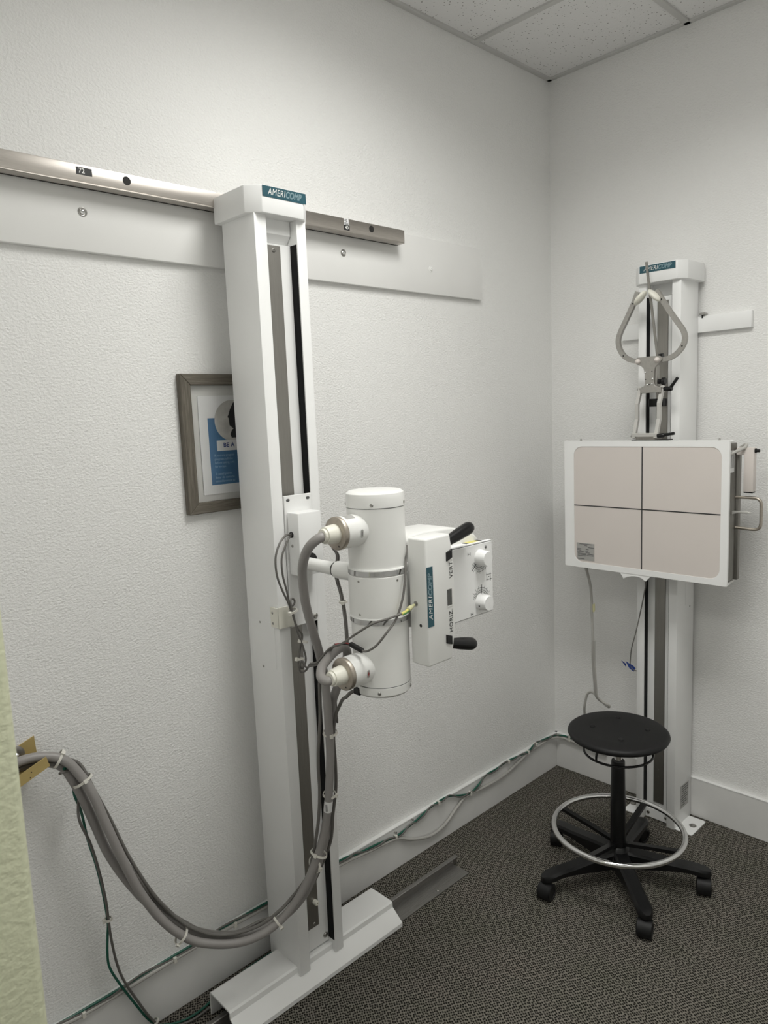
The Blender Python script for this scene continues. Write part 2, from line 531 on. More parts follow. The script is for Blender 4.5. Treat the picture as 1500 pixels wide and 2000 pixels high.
# ================================================================== WALL BOARD AND RAIL
def build_rail():
    t = thing('mounting_board', 'long white painted board screwed to the left wall behind the steel rail', 'board', (0, -1.5, 2.11))
    bm = NB(); box(bm, (0.0, -2.56, 2.110), (0.018, -0.505, 2.303), 0.0025, 2)
    obj('board', bm, 'board', t)
    for y, z, painted in ((-2.055, 2.203, 0), (-1.216, 2.205, 0), (-0.798, 2.197, 1)):
        bm = NB(); lathe(bm, (0.017, y, z), (1, 0, 0), [(0, .0115), (.0018, .0115), (.0024, .0095), (.0016, .0080), (.0016, 0)], 24)
        w = obj('washer', bm, 'board' if painted else 'screw', t)
        bm = NB(); lathe(bm, (0.0182, y, z), (1, 0, 0), [(0, .0060), (.0025, .0060), (.0035, .0042), (.0035, .0020), (.0022, .0018), (.0022, 0)], 18)
        obj('screw_head', bm, 'board' if painted else 'chrome', w)
    t = thing('support_rail', 'brushed stainless steel rail numbered 72 and 40 across the left wall', 'rail', (0.03, -1.5, 2.256))
    bm = NB(); box(bm, (0.030, -2.55, 2.2575), (0.065, -0.978, 2.298), 0.002, 2)
    # rolled lower lip
    obj('bar', bm, 'steel', t)
    bm = NB(); box(bm, (0.034, -2.55, 2.2545), (0.0655, -0.979, 2.2585), 0.001, 1)
    obj('lower_lip', bm, 'steel', t)
    bm = NB(); box(bm, (0.0300, -2.55, 2.2538), (0.0345, -0.980, 2.2578)); obj('gap_shade_strip', bm, 'dark', t, smooth=False)  # dark strip standing in for the shade behind the rail's underside
    for y in (-2.42, -1.995, -1.57, -1.14):
        bm = NB(); cyl(bm, (0.0175, y, 2.277), (0.031, y, 2.277), 0.016)
        obj('spacer', bm, 'board', t)
    for y, z in ((-1.957, 2.288), (-1.131, 2.2865)):
        bm = NB(); lathe(bm, (0.0648, y, 2.281), (1, 0, 0), [(0, .0105), (.0006, .0105), (.0006, 0)], 26)
        obj('bolt_hole', bm, 'dark', t)
    bm = NB(); box(bm, (0.0649, -2.081, 2.2745), (0.0656, -2.043, 2.2915))
    o = obj('number_plate', bm, 'ink', t, smooth=False, label='black plate reading 72')
    text('72', 0.0155, (0.0657, -2.076, 2.283), (0, 1, 0), (0, 0, 1), 'whiteink', o, 'numeral', bold=0.0002)
    bm = NB(); box(bm, (0.0649, -1.2495, 2.2625), (0.0656, -1.2265, 2.2775))
    o = obj('number_plate', bm, 'ink', t, smooth=False, label='black plate reading 40')
    text('40', 0.0145, (0.0657, -1.2455, 2.270), (0, 1, 0), (0, 0, 1), 'whiteink', o, 'numeral', bold=0.0002)
    bm = NB(); box(bm, (0.0649, -1.2495, 2.2785), (0.0656, -1.2295, 2.297))
    o = obj('number_plate', bm, 'labelwhite', t, smooth=False, label='white paper plate reading 42 above small print')
    text('42', 0.0115, (0.0657, -1.247, 2.2915), (0, 1, 0), (0, 0, 1), 'ink', o, 'numeral', bold=0.0002)
    for z in (2.2845, 2.2808):
        bm = NB(); box(bm, (0.0656, -1.2475, z - .0009), (0.0658, -1.2315, z + .0009))
        obj('print_line', bm, 'ink', o, smooth=False)
build_rail()

# ================================================================== PICTURE
def build_picture():
    t = thing('picture_frame', 'grey driftwood picture frame on the left wall half behind the white column', 'picture', (0, -1.667, 1.428))
    y0, y1, z0, z1, w = -1.831, -1.503, 1.428, 1.817, 0.031
    for nm, poly in (('frame_rail', [(y0, z1), (y1, z1), (y1 - w, z1 - w), (y0 + w, z1 - w)]), ('frame_rail', [(y0, z0), (y1, z0), (y1 - w, z0 + w), (y0 + w, z0 + w)]),
                     ('frame_stile', [(y0, z0), (y0, z1), (y0 + w, z1 - w), (y0 + w, z0 + w)]), ('frame_stile', [(y1, z0), (y1, z1), (y1 - w, z1 - w), (y1 - w, z0 + w)])):
        bm = NB(); prism(bm, poly, 0, 0.0, 0.022, 0.0015, 1)
        obj(nm, bm, 'wood' if nm == 'frame_stile' else 'woodh', t)
    bm = NB(); box(bm, (0.001, y0 + .02, z0 + .02), (0.006, y1 - .02, z1 - .02)); obj('mat', bm, 'mat', t, smooth=False)
    bm = NB(); box(bm, (0.006, -1.775, 1.478), (0.0095, -1.559, 1.757)); pap = obj('poster', bm, 'paper', t, smooth=False, label='white poster with blue panel reading BE A')
    bm = NB(); box(bm, (0.0095, -1.748, 1.504), (0.0098, -1.586, 1.694)); obj('blue_panel', bm, 'blue', pap, smooth=False)
    bm = NB(); lathe(bm, (0.0098, -1.667, 1.685), (1, 0, 0), [(0, .059), (.0003, .059), (.0003, 0)], 48); obj('round_photo', bm, 'photo', pap, smooth=False)
    # dark clothed figure printed in the round photo
    fig = [(-1.673, 1.718), (-1.661, 1.737), (-1.644, 1.742), (-1.629, 1.72), (-1.623, 1.68), (-1.629, 1.636), (-1.673, 1.636), (-1.677, 1.646), (-1.671, 1.658), (-1.665, 1.662), (-1.678, 1.672), (-1.679, 1.692), (-1.683, 1.696), (-1.679, 1.703)]
    bm = NB(); prism(bm, fig, 0, 0.0101, 0.0103); obj('printed_figure', bm, 'figure', pap, smooth=False)
    bm = NB(); box(bm, (0.0103, -1.724, 1.600), (0.0106, -1.610, 1.630)); obj('title_strip', bm, 'paper', pap, smooth=False)
    text('BE A', 0.0165, (0.0107, -1.703, 1.616), (0, 1, 0), (0, 0, 1), 'navy', pap, 'title', bold=0.0006, space=1.12)
    for k, s in enumerate(('If you are pregnan', 'pregnant tell the', 'before taking x-ra', 'for x-rays.', '', 'Si usted piensa', 'favor de comunic', 'antes/favorece su')):
        if s: text(s, 0.0098, (0.0099, -1.7345, 1.5875 - 0.0105 * k), (0, 1, 0), (0, 0, 1), 'softtext', pap, 'text_line', sx=0.92)
    bm = NB(); box(bm, (0.0125, y0 + .02, z0 + .02), (0.0140, y1 - .02, z1 - .02)); obj('glass', bm, 'glass', t, smooth=False)
build_picture()

# ================================================================== BADGE
def badge(parent, c, right, upv, L, h, name='badge'):
    """teal strip with AMERI solid and COMP in outline"""
    R_ = Vector(right).normalized(); U_ = Vector(upv).normalized(); N_ = R_.cross(U_); c = Vector(c)
    bm = NB()
    q = [c + R_ * a + U_ * b for a, b in ((-L / 2, -h / 2), (L / 2, -h / 2), (L / 2, h / 2), (-L / 2, h / 2))]
    lo = [bm.verts.new(v) for v in q]; hi = [bm.verts.new(v + N_ * 0.0008) for v in q]
    bm.faces.new(lo[::-1]); bm.faces.new(hi)
    for k in range(4): bm.faces.new((lo[k], lo[(k + 1) % 4], hi[(k + 1) % 4], hi[k]))
    b = obj(name, bm, 'teal', parent, smooth=False, label='teal badge reading AMERICOMP')
    s = h * 0.86
    st = c - R_ * (L * 0.385) + N_ * 0.0009
    w = L * 0.785
    a = text('AMERI', s, st, R_, U_, 'whiteink', b, 'lettering', shear=0.25, space=1.1)
    e = text('COMP', s, st, R_, U_, 'tealtext', b, 'lettering', shear=0.25, outline=s * 0.06)
    def ext(o):
        d = [(v.co - st).dot(R_) for v in o.data.vertices]
        return min(d), max(d)
    a0, a1 = ext(a); e0, e1 = ext(e)
    gap = s * 0.05
    k = w / ((a1 - a0) + (e1 - e0) + gap)
    for v in a.data.vertices:
        t = (v.co - st).dot(R_); v.co += R_ * ((t - a0) * k - t)
    for v in e.data.vertices:
        t = (v.co - st).dot(R_); v.co += R_ * ((t - e0 + (a1 - a0) + gap) * k - t)
    return b

# ================================================================== TUBE STAND COLUMN
def cap_poly(u0, u1, v0, v1, ch):
    """plan outline with the two front corners (v1 side) chamfered"""
    return [(u0, v0), (u0, v1 - ch), (u0 + ch, v1), (u1 - ch, v1), (u1, v1 - ch), (u1, v0)]

def build_tube_stand():
    t = thing('x_ray_tube_stand', 'tall white x-ray tube column standing against the left wall on a white base cover', 'stand', (0.14, -1.613, 0))
    x0, x1, y0, y1, zb, zt = 0.070, 0.223, -1.697, -1.529, 0.045, 2.215
    a, b, g = -1.659, -1.561, 0.165
    sec = [(x0, y0), (x1, y0), (x1, a), (g, a), (g, b), (x1, b), (x1, y1), (x0, y1)]
    bm = NB(); prism(bm, sec, 2, zb, zt, 0.0022, 2)
    obj('column_body', bm, 'white', t)
    # cap: chamfered front corners
    plan = [(p[1], p[0]) for p in cap_poly(-1.7135, -1.5125, 0.060, 0.240, 0.034)]
    bm = NB(); prism(bm, plan, 2, 2.212, 2.281, 0.003, 2)
    cap = obj('top_cap', bm, 'white', t)
    badge(cap, (0.2403, -1.608, 2.2655), (0, 1, 0), (0, 0, 1), 0.140, 0.027)
    bm = NB(); box(bm, (0.16, a + .001, 0.075), (0.193, b - .001, 2.150), 0.001, 1)
    obj('inner_panel', bm, 'white', t)
    bm = NB(); box(bm, (0.1925, -1.642, 0.148), (0.1965, -1.599, 2.145), 0.0008, 1)
    st = obj('guide_strip', bm, 'strip', t, label='dull steel guide strip running down the column')
    screw(st, (0.1965, -1.6215, 2.132), (1, 0, 0), 0.0055)
    screw(st, (0.1965, -1.617, 0.160), (1, 0, 0), 0.0045)
    for y in (a, b):
        s = 1 if y == a else -1
        bm = NB(); box(bm, (0.166, y, 0.085), (0.2195, y + s * 0.0015, 2.150))
        obj('slot_liner', bm, 'rubber', t, smooth=False)
    # header block above the panel
    bm = NB(); prism(bm, [(0.165, 2.14), (0.196, 2.175), (0.196, 2.2125), (0.165, 2.2125)], 1, a + .002, b - .002)
    obj('header_block', bm, 'white', t, smooth=False)
    bm = NB(); lathe(bm, (0.196, -1.612, 0.230), (1, 0, 0), [(0, .008), (.012, .008), (.015, .006), (.015, .003), (.010, .003), (.010, 0)], 20)
    obj('stop_bolt', bm, 'ivory', t)
    screw(t, (0.1935, -1.575, 0.098), (1, 0, 0), 0.0085, name='screw')
    for z in (1.93, 1.72):
        bm = NB(); lathe(bm, (0.1932, -1.6485, z), (1, 0, 0), [(0, .0016), (.0004, .0016), (.0004, 0)], 10); obj('pin_hole', bm, 'dark', t)
    # side access plate
    bm = NB(); box(bm, (0.085, y0 - 0.0009, 0.985), (0.2, y0 + 0.001, 1.118)); ap = obj('access_plate', bm, 'white', t, smooth=False)
    for x, z in ((0.131, 1.112), (0.134, 0.982)):
        screw(t, (x, y0, z), (0, -1, 0), 0.0042)
    # tie bracket round the front corner
    bm = NB()
    box(bm, (0.193, -1.703, 1.111), (0.231, -1.6985, 1.168), 0.0008, 1)
    prism(bm, [(-1.703, 1.110), (-1.649, 1.108), (-1.649, 1.150), (-1.672, 1.170), (-1.703, 1.170)], 0, 0.2285, 0.2315, 0.0008, 1)
    br = obj('tie_bracket', bm, 'ivory', t)
    for z in (1.152, 1.122): screw(br, (0.203, -1.703, z), (0, -1, 0), 0.004)
    # base cover straddling the floor track
    ya, yb = -1.929, -1.300
    prof = [(0.099, 0.0), (0.099, 0.062), (0.102, 0.069), (0.108, 0.072), (0.202, 0.071), (0.208, 0.067), (0.209, 0.051), (0.216, 0.0455),
            (0.248, 0.021), (0.252, 0.016), (0.252, 0.003), (0.248, 0.003), (0.247, 0.015), (0.214, 0.040), (0.204, 0.048), (0.203, 0.066), (0.108, 0.067), (0.104, 0.062), (0.104, 0.0)]
    bm = NB(); prism(bm, prof, 1, ya, yb)
    obj('base_cover', bm, 'white', t, angle=25)
    bm = NB(); box(bm, (0.152, -1.90, 0.012), (0.197, -1.35, 0.046), 0.003, 1); obj('trolley', bm, 'black', t)
build_tube_stand()

def build_track():
    t = thing('floor_track', 'galvanised steel floor track screwed to the carpet beside the left wall', 'track', (0.19, -1.6, 0))
    bm = NB(); box(bm, (0.155, -2.45, 0.0), (0.233, -0.932, 0.0035)); obj('track_plate', bm, 'track', t, smooth=False)
    bm = NB(); prism(bm, [(0.150, 0.0), (0.150, 0.030), (0.153, 0.032), (0.164, 0.032), (0.166, 0.030), (0.166, 0.026), (0.160, 0.024), (0.160, 0.0035)], 1, -2.45, -0.915)
    obj('track_ridge', bm, 'track', t, angle=20)
    for y in (-1.085, -2.05):
        screw(t, (0.216, y, 0.0035), (0, 0, 1), 0.006)
    screw(t, (0.163, -0.945, 0.020), (1, 0, 0), 0.004)
build_track()

# ================================================================== TUBE HEAD
TX, TY, TR = 0.5655, -1.634, 0.0708
def build_tube_head():
    t = thing('x_ray_tube_assembly', 'white cylindrical x-ray tube head with collimator held out on a short arm', 'x-ray tube', (0.25, TY, 1.29))
    # carriage
    bm = NB(); box(bm, (0.219, -1.6575, 1.104), (0.2265, -1.5625, 1.474), 0.001, 1)
    cp = obj('carriage_plate', bm, 'white', t)
    for y in (-1.645, -1.576):
        bm = NB(); prism(bm, rrect(y - .006, y + .006, 1.4575, 1.4655, .0038, 5), 0, 0.2264, 0.2269); obj('slot', bm, 'greyink', cp, smooth=False)
    screw(cp, (0.2265, -1.5715, 1.119), (1, 0, 0), 0.0085)
    bm = NB(); box(bm, (0.2265, -1.652, 1.254), (0.277, -1.572, 1.429), 0.004, 2)
    cb = obj('carriage_box', bm, 'white', t)
    bm = NB(); lathe(bm, (0.2445, -1.6505, 1.368), (0, -1, 0), [(0, .0085), (.004, .0085), (.004, .0055), (.001, .0055), (.001, 0)], 20); obj('grommet', bm, 'black', cb)
    screw(cb, (0.2455, -1.652, 1.337), (0, -1, 0), 0.0045)
    bm = NB(); lathe(bm, (0.2765, -1.618, 1.293), (1, 0, 0), [(0, .024), (.002, .024), (.002, 0)], 28); obj('arm_hole', bm, 'dark', cb)
    # arm
    AZ = 1.288
    bm = NB(); cyl(bm, (0.24, -1.626, AZ), (0.405, -1.631, AZ), 0.0175, seg=28); arm = obj('arm', bm, 'cream', t)
    bm = NB(); lathe(bm, (0.401, -1.631, AZ), (1, 0, 0), [(0, .0205), (.0045, .0205)], 28); obj('arm_ring', bm, 'black', arm)
    bm = NB(); lathe(bm, (0.406, -1.631, AZ), (1, 0, 0), [(0, .0205), (.002, .0225), (.10, .0225)], 28); obj('arm_collar', bm, 'cream', arm)
    # housing
    zt, zb = 1.506, 1.003
    bm = NB(); lathe(bm, (TX, TY, 0), (0, 0, 1), [(1.032, TR), (1.466, TR)], 64); th = obj('tube_housing', bm, 'cream', t)
    bm = NB(); lathe(bm, (TX, TY, 0), (0, 0, 1), [(1.468, TR + .0012), (zt - .014, TR + .0012), (zt - .006, TR - .001), (zt - .0015, TR - .007), (zt, TR - .015), (zt, 0)], 64); obj('end_cap', bm, 'cream', th)
    bm = NB(); lathe(bm, (TX, TY, 0), (0, 0, 1), [(zb, 0), (zb, TR - .012), (zb + .002, TR - .005), (zb + .008, TR + .0005), (1.030, TR + .0012)], 64); obj('end_cap', bm, 'cream', th)
    for z in (1.466, 1.030):
        bm = NB(); lathe(bm, (TX, TY, z), (0, 0, 1), [(0, TR - .001), (.002, TR - .001)], 48); obj('seam', bm, 'greyink', th)
    # mounting saddle between the two bands
    bm = NB(); lathe(bm, (TX, TY, 0), (0, 0, 1), [(1.201, TR + .0015), (1.203, TR + .003), (1.302, TR + .003), (1.304, TR + .0015)], 64); obj('saddle', bm, 'cream', th)
    for z in (1.306, 1.188):
        bm = NB(); lathe(bm, (TX, TY, 0), (0, 0, 1), [(z, TR), (z, TR + .003), (z + .012, TR + .003), (z + .012, TR)], 64); obj('clamp_band', bm, 'band', th)
        bm = NB(); lathe(bm, (TX, TY, 0), (0, 0, 1), [(z + .0125, TR), (z + .0125, TR + .0045), (z + .016, TR + .0035), (z + .016, TR)], 64); obj('band_lip', bm, 'cream', th)
    for z in (1.476, 1.018):
        for a in (-125, -50, 30):
            d = Vector((math.cos(math.radians(a)), math.sin(math.radians(a)), 0))
            screw(th, Vector((TX, TY, z)) + d * (TR + .001), d, 0.0043)
    for z, a in ((1.293, -83), (1.293, -5), (1.212, -83), (1.212, -5)):
        d = Vector((math.cos(math.radians(a)), math.sin(math.radians(a)), 0))
        screw(th, Vector((TX, TY, z)) + d * (TR + .003), d, 0.0032)
    # two cable receptacles pointing towards the doorway
    for z, lab in ((1.416, 'minus'), (1.077, 'plus')):
        bm = NB(); lathe(bm, (TX, -1.600, z), (0, -1, 0), [(0, .0390), (.075, .0390), (.150, .0386), (.152, .038)], 48)
        h = obj('cable_socket', bm, 'cream', t)
        bm = NB(); lathe(bm, (TX, -1.7525, z), (0, -1, 0), [(0, .0375), (.0015, .0395), (.009, .0395), (.011, .0385), (.012, .037), (.012, .020)], 48, cap1=False); obj('collar', bm, 'nickel', h)
        bm = NB(); lathe(bm, (TX, -1.760, z), (0, -1, 0), [(0, .0235), (.006, .0232), (.034, .0200), (.036, .0195), (.036, .0165), (.041, .0165), (.043, .0155), (.043, 0)], 40); obj('cable_plug', bm, 'ivory', h)
        bm = NB(); lathe(bm, (TX + .012, -1.7640, z - .0290), (0, -1, 0), [(0, .0022), (.0006, .0022), (.0006, 0)], 12); obj('pin_hole', bm, 'dark', h)
        # small oval mark on the side facing the room
        a = math.radians(-5)
        n = Vector((math.cos(a), 0, math.sin(a))); c = Vector((TX, -1.715, z)) + n * 0.0391
        upv = Vector((-math.sin(a), 0, math.cos(a)))
        bm = NB()
        vs = [bm.verts.new(c + Vector((0, 1, 0)) * p[0] + upv * p[1]) for p in rrect(-.0042, .0042, -.010, .010, .004, 6)]
        bm.faces.new(vs); o = obj('polarity_mark', bm, 'labelgrey', h, smooth=False)
        bm = NB()
        c2 = c + n * 0.0003
        def bar(w, hh):
            bm.faces.new([bm.verts.new(c2 + Vector((0, 1, 0)) * p[0] + upv * p[1]) for p in ((-w, -hh), (w, -hh), (w, hh), (-w, hh))])
        bar(.0011, .0052)
        if lab == 'plus': bar(.003, .0011)
        obj('sign', bm, 'ink' if lab == 'minus' else 'redwire', o, smooth=False)
        if lab == 'minus':
            bm = NB()
            rows = []
            for k in range(6):
                an = math.radians(58 + k * 6)
                rows.append([bm.verts.new((TX + math.cos(an) * .0392, y, z + math.sin(an) * .0392)) for y in (-1.744, -1.718)])
            for r0, r1 in zip(rows, rows[1:]): bm.faces.new((r0[0], r0[1], r1[1], r1[0]))
            obj('foil_label', bm, 'labelgrey', h)
    # cable entry under the tube
    bm = NB(); box(bm, (TX - .030, TY - .073, 1.004), (TX - .008, TY - .050, 1.024), .002, 1); obj('cable_entry', bm, 'black', th)
    # control box with two grips
    poly = [(-1.600, 1.078), (-1.600, 1.390), (-1.511, 1.392), (-1.4985, 1.318), (-1.4985, 1.158), (-1.514, 1.078)]
    bm = NB(); prism(bm, poly, 0, 0.637, 0.695, 0.005, 3)
    cb = obj('control_box', bm, 'cream', t)
    badge(cb, (0.6953, -1.5885, 1.2495), (0, 0, 1), (0, -1, 0), 0.146, 0.021)
    for z, yc in ((1.340, -1.518), (1.130, -1.526)):
        s = 0.0035 if z > 1.2 else -0.0035
        bm = NB(); prism(bm, [(yc - .010, z - .011 - s), (yc + .010, z - .011 + s), (yc + .010, z + .011 + s), (yc - .010, z + .011 - s)], 0, 0.694, 0.6985, .0008, 1)
        obj('push_button', bm, 'black', cb)
    bm = NB(); box(bm, (0.6945, -1.5275, 1.2155), (0.6962, -1.5115, 1.2555)); obj('level_window', bm, 'smoke', cb, smooth=False)
    bm = NB(); box(bm, (0.6945, -1.5285, 1.2125), (0.6966, -1.5105, 1.2152)); obj('window_lip', bm, 'whiteink', cb, smooth=False)
    text('VERT.', 0.0165, (0.6955, -1.5115, 1.282), (0, 0, 1), (0, -1, 0), 'ink', cb, 'lettering', bold=0.0002, space=1.12)
    text('HORIZ.', 0.0165, (0.6955, -1.5155, 1.1465), (0, 0, 1), (0, -1, 0), 'ink', cb, 'lettering', bold=0.0002, space=1.12)
    for z in (1.230,):
        bm = NB(); lathe(bm, (0.658, -1.5995, z), (0, -1, 0), [(0, .0065), (.0015, .0065), (.0015, .003), (.003, .003), (.003, 0)], 18); obj('earth_stud', bm, 'screw', cb)
    bm = NB(); lathe(bm, (0.672, -1.5995, 1.178), (0, -1, 0), [(0, .0042), (.0008, .0042), (.0008, 0)], 16); obj('screw_hole', bm, 'dark', cb)
    for sgn, z in ((1, 1.362), (-1, 1.112)):
        d = Vector((0, math.cos(math.radians(15)), sgn * math.sin(math.radians(15))))
        bm = NB(); lathe(bm, Vector((0.669, -1.512, z)), d, [(0, .0115), (.015, .0120), (.06, .0155), (.095, .0165), (.107, .0160), (.115, .013), (.119, .008), (.120, 0)], 32)
        obj('grip', bm, 'black', t)
    # collimator
    bm = NB(); box(bm, (0.470, -1.50, 1.146), (0.638, -1.281, 1.334), 0.004, 2)
    co = obj('collimator', bm, 'cream', t)
    bm = NB(); prism(bm, rrect(-1.50, -1.2805, 1.140, 1.3395, .006, 4), 0, 0.634, 0.6425, .0012, 1); obj('bezel', bm, 'white', co)
    bm = NB(); prism(bm, rrect(-1.497, -1.2835, 1.143, 1.3365, .005, 4), 0, 0.642, 0.6436); obj('shadow_gap_layer', bm, 'greyink', co, smooth=False)  # dark layer that paints the shadow gap round the control face
    bm = NB(); prism(bm, rrect(-1.4955, -1.2850, 1.1445, 1.3350, .005, 4), 0, 0.6430, 0.646, .0006, 1); obj('control_face', bm, 'white', co)
    bm = NB(); prism(bm, [(-1.565, 1.15), (-1.565, 1.372), (-1.553, 1.383), (-1.50, 1.386), (-1.40, 1.383), (-1.35, 1.374), (-1.30, 1.352), (-1.283, 1.3335), (-1.45, 1.15)], 0, 0.480, 0.600, 0.006, 3); obj('hood', bm, 'cream', co)
    # yellow caution label on top
    bm = NB(); box(bm, (0.596, -1.355, 1.3338), (0.628, -1.290, 1.3346)); o = obj('caution_label', bm, 'ink', co, smooth=False)
    bm = NB(); box(bm, (0.597, -1.347, 1.3346), (0.627, -1.304, 1.3349)); obj('yellow_field', bm, 'yellow', o, smooth=False)
    KY = -1.338
    for kz, sgn in ((1.298, -1), (1.178, 1)):
        # printed scale
        for R_, w in ((.027, .0005), (.032, .0005), (.039, .0006)):
            bm = NB()
            a0, a1 = (200, 330) if sgn < 0 else (30, 160)
            if R_ > .035: a0, a1 = (250, 330) if sgn < 0 else (30, 110)
            pts = [(KY + R_ * math.cos(math.radians(a)), kz + R_ * math.sin(math.radians(a))) for a in range(a0, a1 + 1, 5)]
            pin = [(KY + (R_ - w * 2) * math.cos(math.radians(a)), kz + (R_ - w * 2) * math.sin(math.radians(a))) for a in range(a0, a1 + 1, 5)]
            for i in range(len(pts) - 1):
                bm.faces.new([bm.verts.new((0.6463, *q)) for q in (pts[i], pts[i + 1], pin[i + 1], pin[i])])
            obj('scale_arc', bm, 'greyink', co, smooth=False)
        bm = NB()
        for a in range(205, 331, 9) if sgn < 0 else range(30, 156, 9):
            c, s = math.cos(math.radians(a)), math.sin(math.radians(a))
            ro = .036 if a % 2 else .044
            w = .0005
            bm.faces.new([bm.verts.new((0.6464, KY + r * c + e * -s, kz + r * s + e * c)) for r, e in ((.024, -w), (ro, -w), (ro, w), (.024, w))])
        obj('scale_ticks', bm, 'greyink', co, smooth=False)
        ang = math.radians(222 if sgn < 0 else 84)
        c, s = math.cos(ang), math.sin(ang)
        bm = NB(); bm.faces.new([bm.verts.new((0.6466, KY + r * c + e * -s, kz + r * s + e * c)) for r, e in ((.018, -.0014), (.046, -.001), (.046, .001), (.018, .0014))])
        obj('pointer', bm, 'ink', co, smooth=False)
        bm = NB(); lathe(bm, (0.646, KY, kz), (1, 0, 0), [(0, .0225), (.004, .0215), (.026, .0200), (.0285, .0185), (.0285, 0)], 40)
        k = obj('knob', bm, 'white', co)
        d = Vector((0, math.cos(math.radians(250 if sgn < 0 else 60)), math.sin(math.radians(250 if sgn < 0 else 60))))
        bm = NB(); cyl(bm, Vector((0.650, KY, kz)) + d * .0212, Vector((0.673, KY, kz)) + d * .0196, .0014, seg=8); obj('index_line', bm, 'whiteink', k)
        if sgn > 0:
            bm = NB(); lathe(bm, (0.657, KY - .0195, kz - .006), (0, -1, -.2), [(0, .002), (.0016, .002), (.0016, 0)], 12); obj('set_screw', bm, 'dark', k)
    for (y, z) in ((-1.382, 1.314), (-1.376, 1.146 + .006)):
        bm = NB()
        for a, b in (((-.005, -.004), (-.0035, .004)), ((.0035, -.004), (.005, .004)), ((-.004, -.0008), (.004, .0008))):
            bm.faces.new([bm.verts.new((0.6464, y + p, z + q)) for p, q in ((a[0], a[1]), (b[0], a[1]), (b[0], b[1]), (a[0], b[1]))])
        obj('field_mark', bm, 'greyink', co, smooth=False)
    bm = NB()
    for a in range(8):
        c, s = math.cos(a * math.pi / 4), math.sin(a * math.pi / 4)
        bm.faces.new([bm.verts.new((0.6464, -1.312 + r * c + e * -s, 1.322 + r * s + e * c)) for r, e in ((0, -.0006), (.0052, -.0006), (.0052, .0006), (0, .0006))])
    obj('lamp_mark', bm, 'greyink', co, smooth=False)
    bm = NB()
    for a, b in (((-.009, -.010), (-.0075, .012)), ((.0065, -.012), (.008, .010)), ((-.012, .006), (.011, .0072)), ((-.011, -.0075), (.012, -.0063)), ((-.002, -.001), (.002, .001))):
        bm.faces.new([bm.verts.new((0.6464, -1.302 + p, 1.240 + q)) for p, q in ((a[0], a[1]), (b[0], a[1]), (b[0], b[1]), (a[0], b[1]))])
    obj('grid_mark', bm, 'greyink', co, smooth=False)
build_tube_head()

# ================================================================== CABLES
def ring_tie(parent, p, d, r, knob_dir=None, name='cable_tie'):
    bm = NB(); p = Vector(p); d = Vector(d).normalized()
    u, v = frame_axes(d)
    pts = [p + (u * math.cos(a) + v * math.sin(a)) * r for a in [2 * math.pi * k / 20 for k in range(20)]]
    sweep(bm, pts, [(-.0012, -.003), (.0012, -.003), (.0012, .003), (-.0012, .003)], True, up=None)
    k = Vector(knob_dir).normalized() if knob_dir else u
    k = (k - d * k.dot(d)).normalized()
    c = p + k * (r + .002)
    s = k.cross(d)
    q = [(-1, -1, -1), (1, -1, -1), (1, 1, -1), (-1, 1, -1), (-1, -1, 1), (1, -1, 1), (1, 1, 1), (-1, 1, 1)]
    vs = [bm.verts.new(c + k * a * .0035 + d * b * .0045 + s * e * .0045) for a, b, e in q]
    for f in ((0, 3, 2, 1), (4, 5, 6, 7), (0, 1, 5, 4), (1, 2, 6, 5), (2, 3, 7, 6), (3, 0, 4, 7)): bm.faces.new([vs[i] for i in f])
    return obj(name, bm, 'tie', parent)

def cable(name, pts, r, mat, label, cat='cable', group=None, n=6, seg=10):
    t = thing(name, label, cat, pts[0], group)
    bm = NB(); tube(bm, pts, r, n, seg)
    obj('sheath', bm, mat, t)
    return t

def near(pts, z=None, y=None):
    """point and direction on a path nearest to a given z or y"""
    S = spline(pts, 8)
    best = min(range(1, len(S) - 1), key=lambda i: (abs(S[i].z - z) if z is not None else 0) + (abs(S[i].y - y) if y is not None else 0))
    return S[best], (S[best + 1] - S[best - 1])

HV1 = [(0.5655, -1.792, 1.416), (0.562, -1.812, 1.411), (0.538, -1.822, 1.389), (0.503, -1.813, 1.351), (0.47, -1.793, 1.303), (0.44, -1.765, 1.229), (0.42, -1.734, 1.155), (0.41, -1.709, 1.087), (0.4, -1.688, 1.013), (0.4, -1.683, 0.941), (0.39, -1.674, 0.864), (0.38, -1.666, 0.779), (0.37, -1.667, 0.695), (0.36, -1.669, 0.617), (0.345, -1.681, 0.526), (0.33, -1.711, 0.442), (0.31, -1.743, 0.375), (0.29, -1.787, 0.324), (0.27, -1.843, 0.295), (0.24, -1.898, 0.283), (0.21, -1.958, 0.296), (0.18, -2.015, 0.327), (0.16, -2.072, 0.399), (0.145, -2.119, 0.496), (0.135, -2.153, 0.6), (0.125, -2.182, 0.705), (0.115, -2.204, 0.792), (0.1, -2.225, 0.846), (0.088, -2.252, 0.888), (0.076, -2.287, 0.906), (0.070, -2.341, 0.914), (0.066, -2.42, 0.90), (0.066, -2.5, 0.87)]
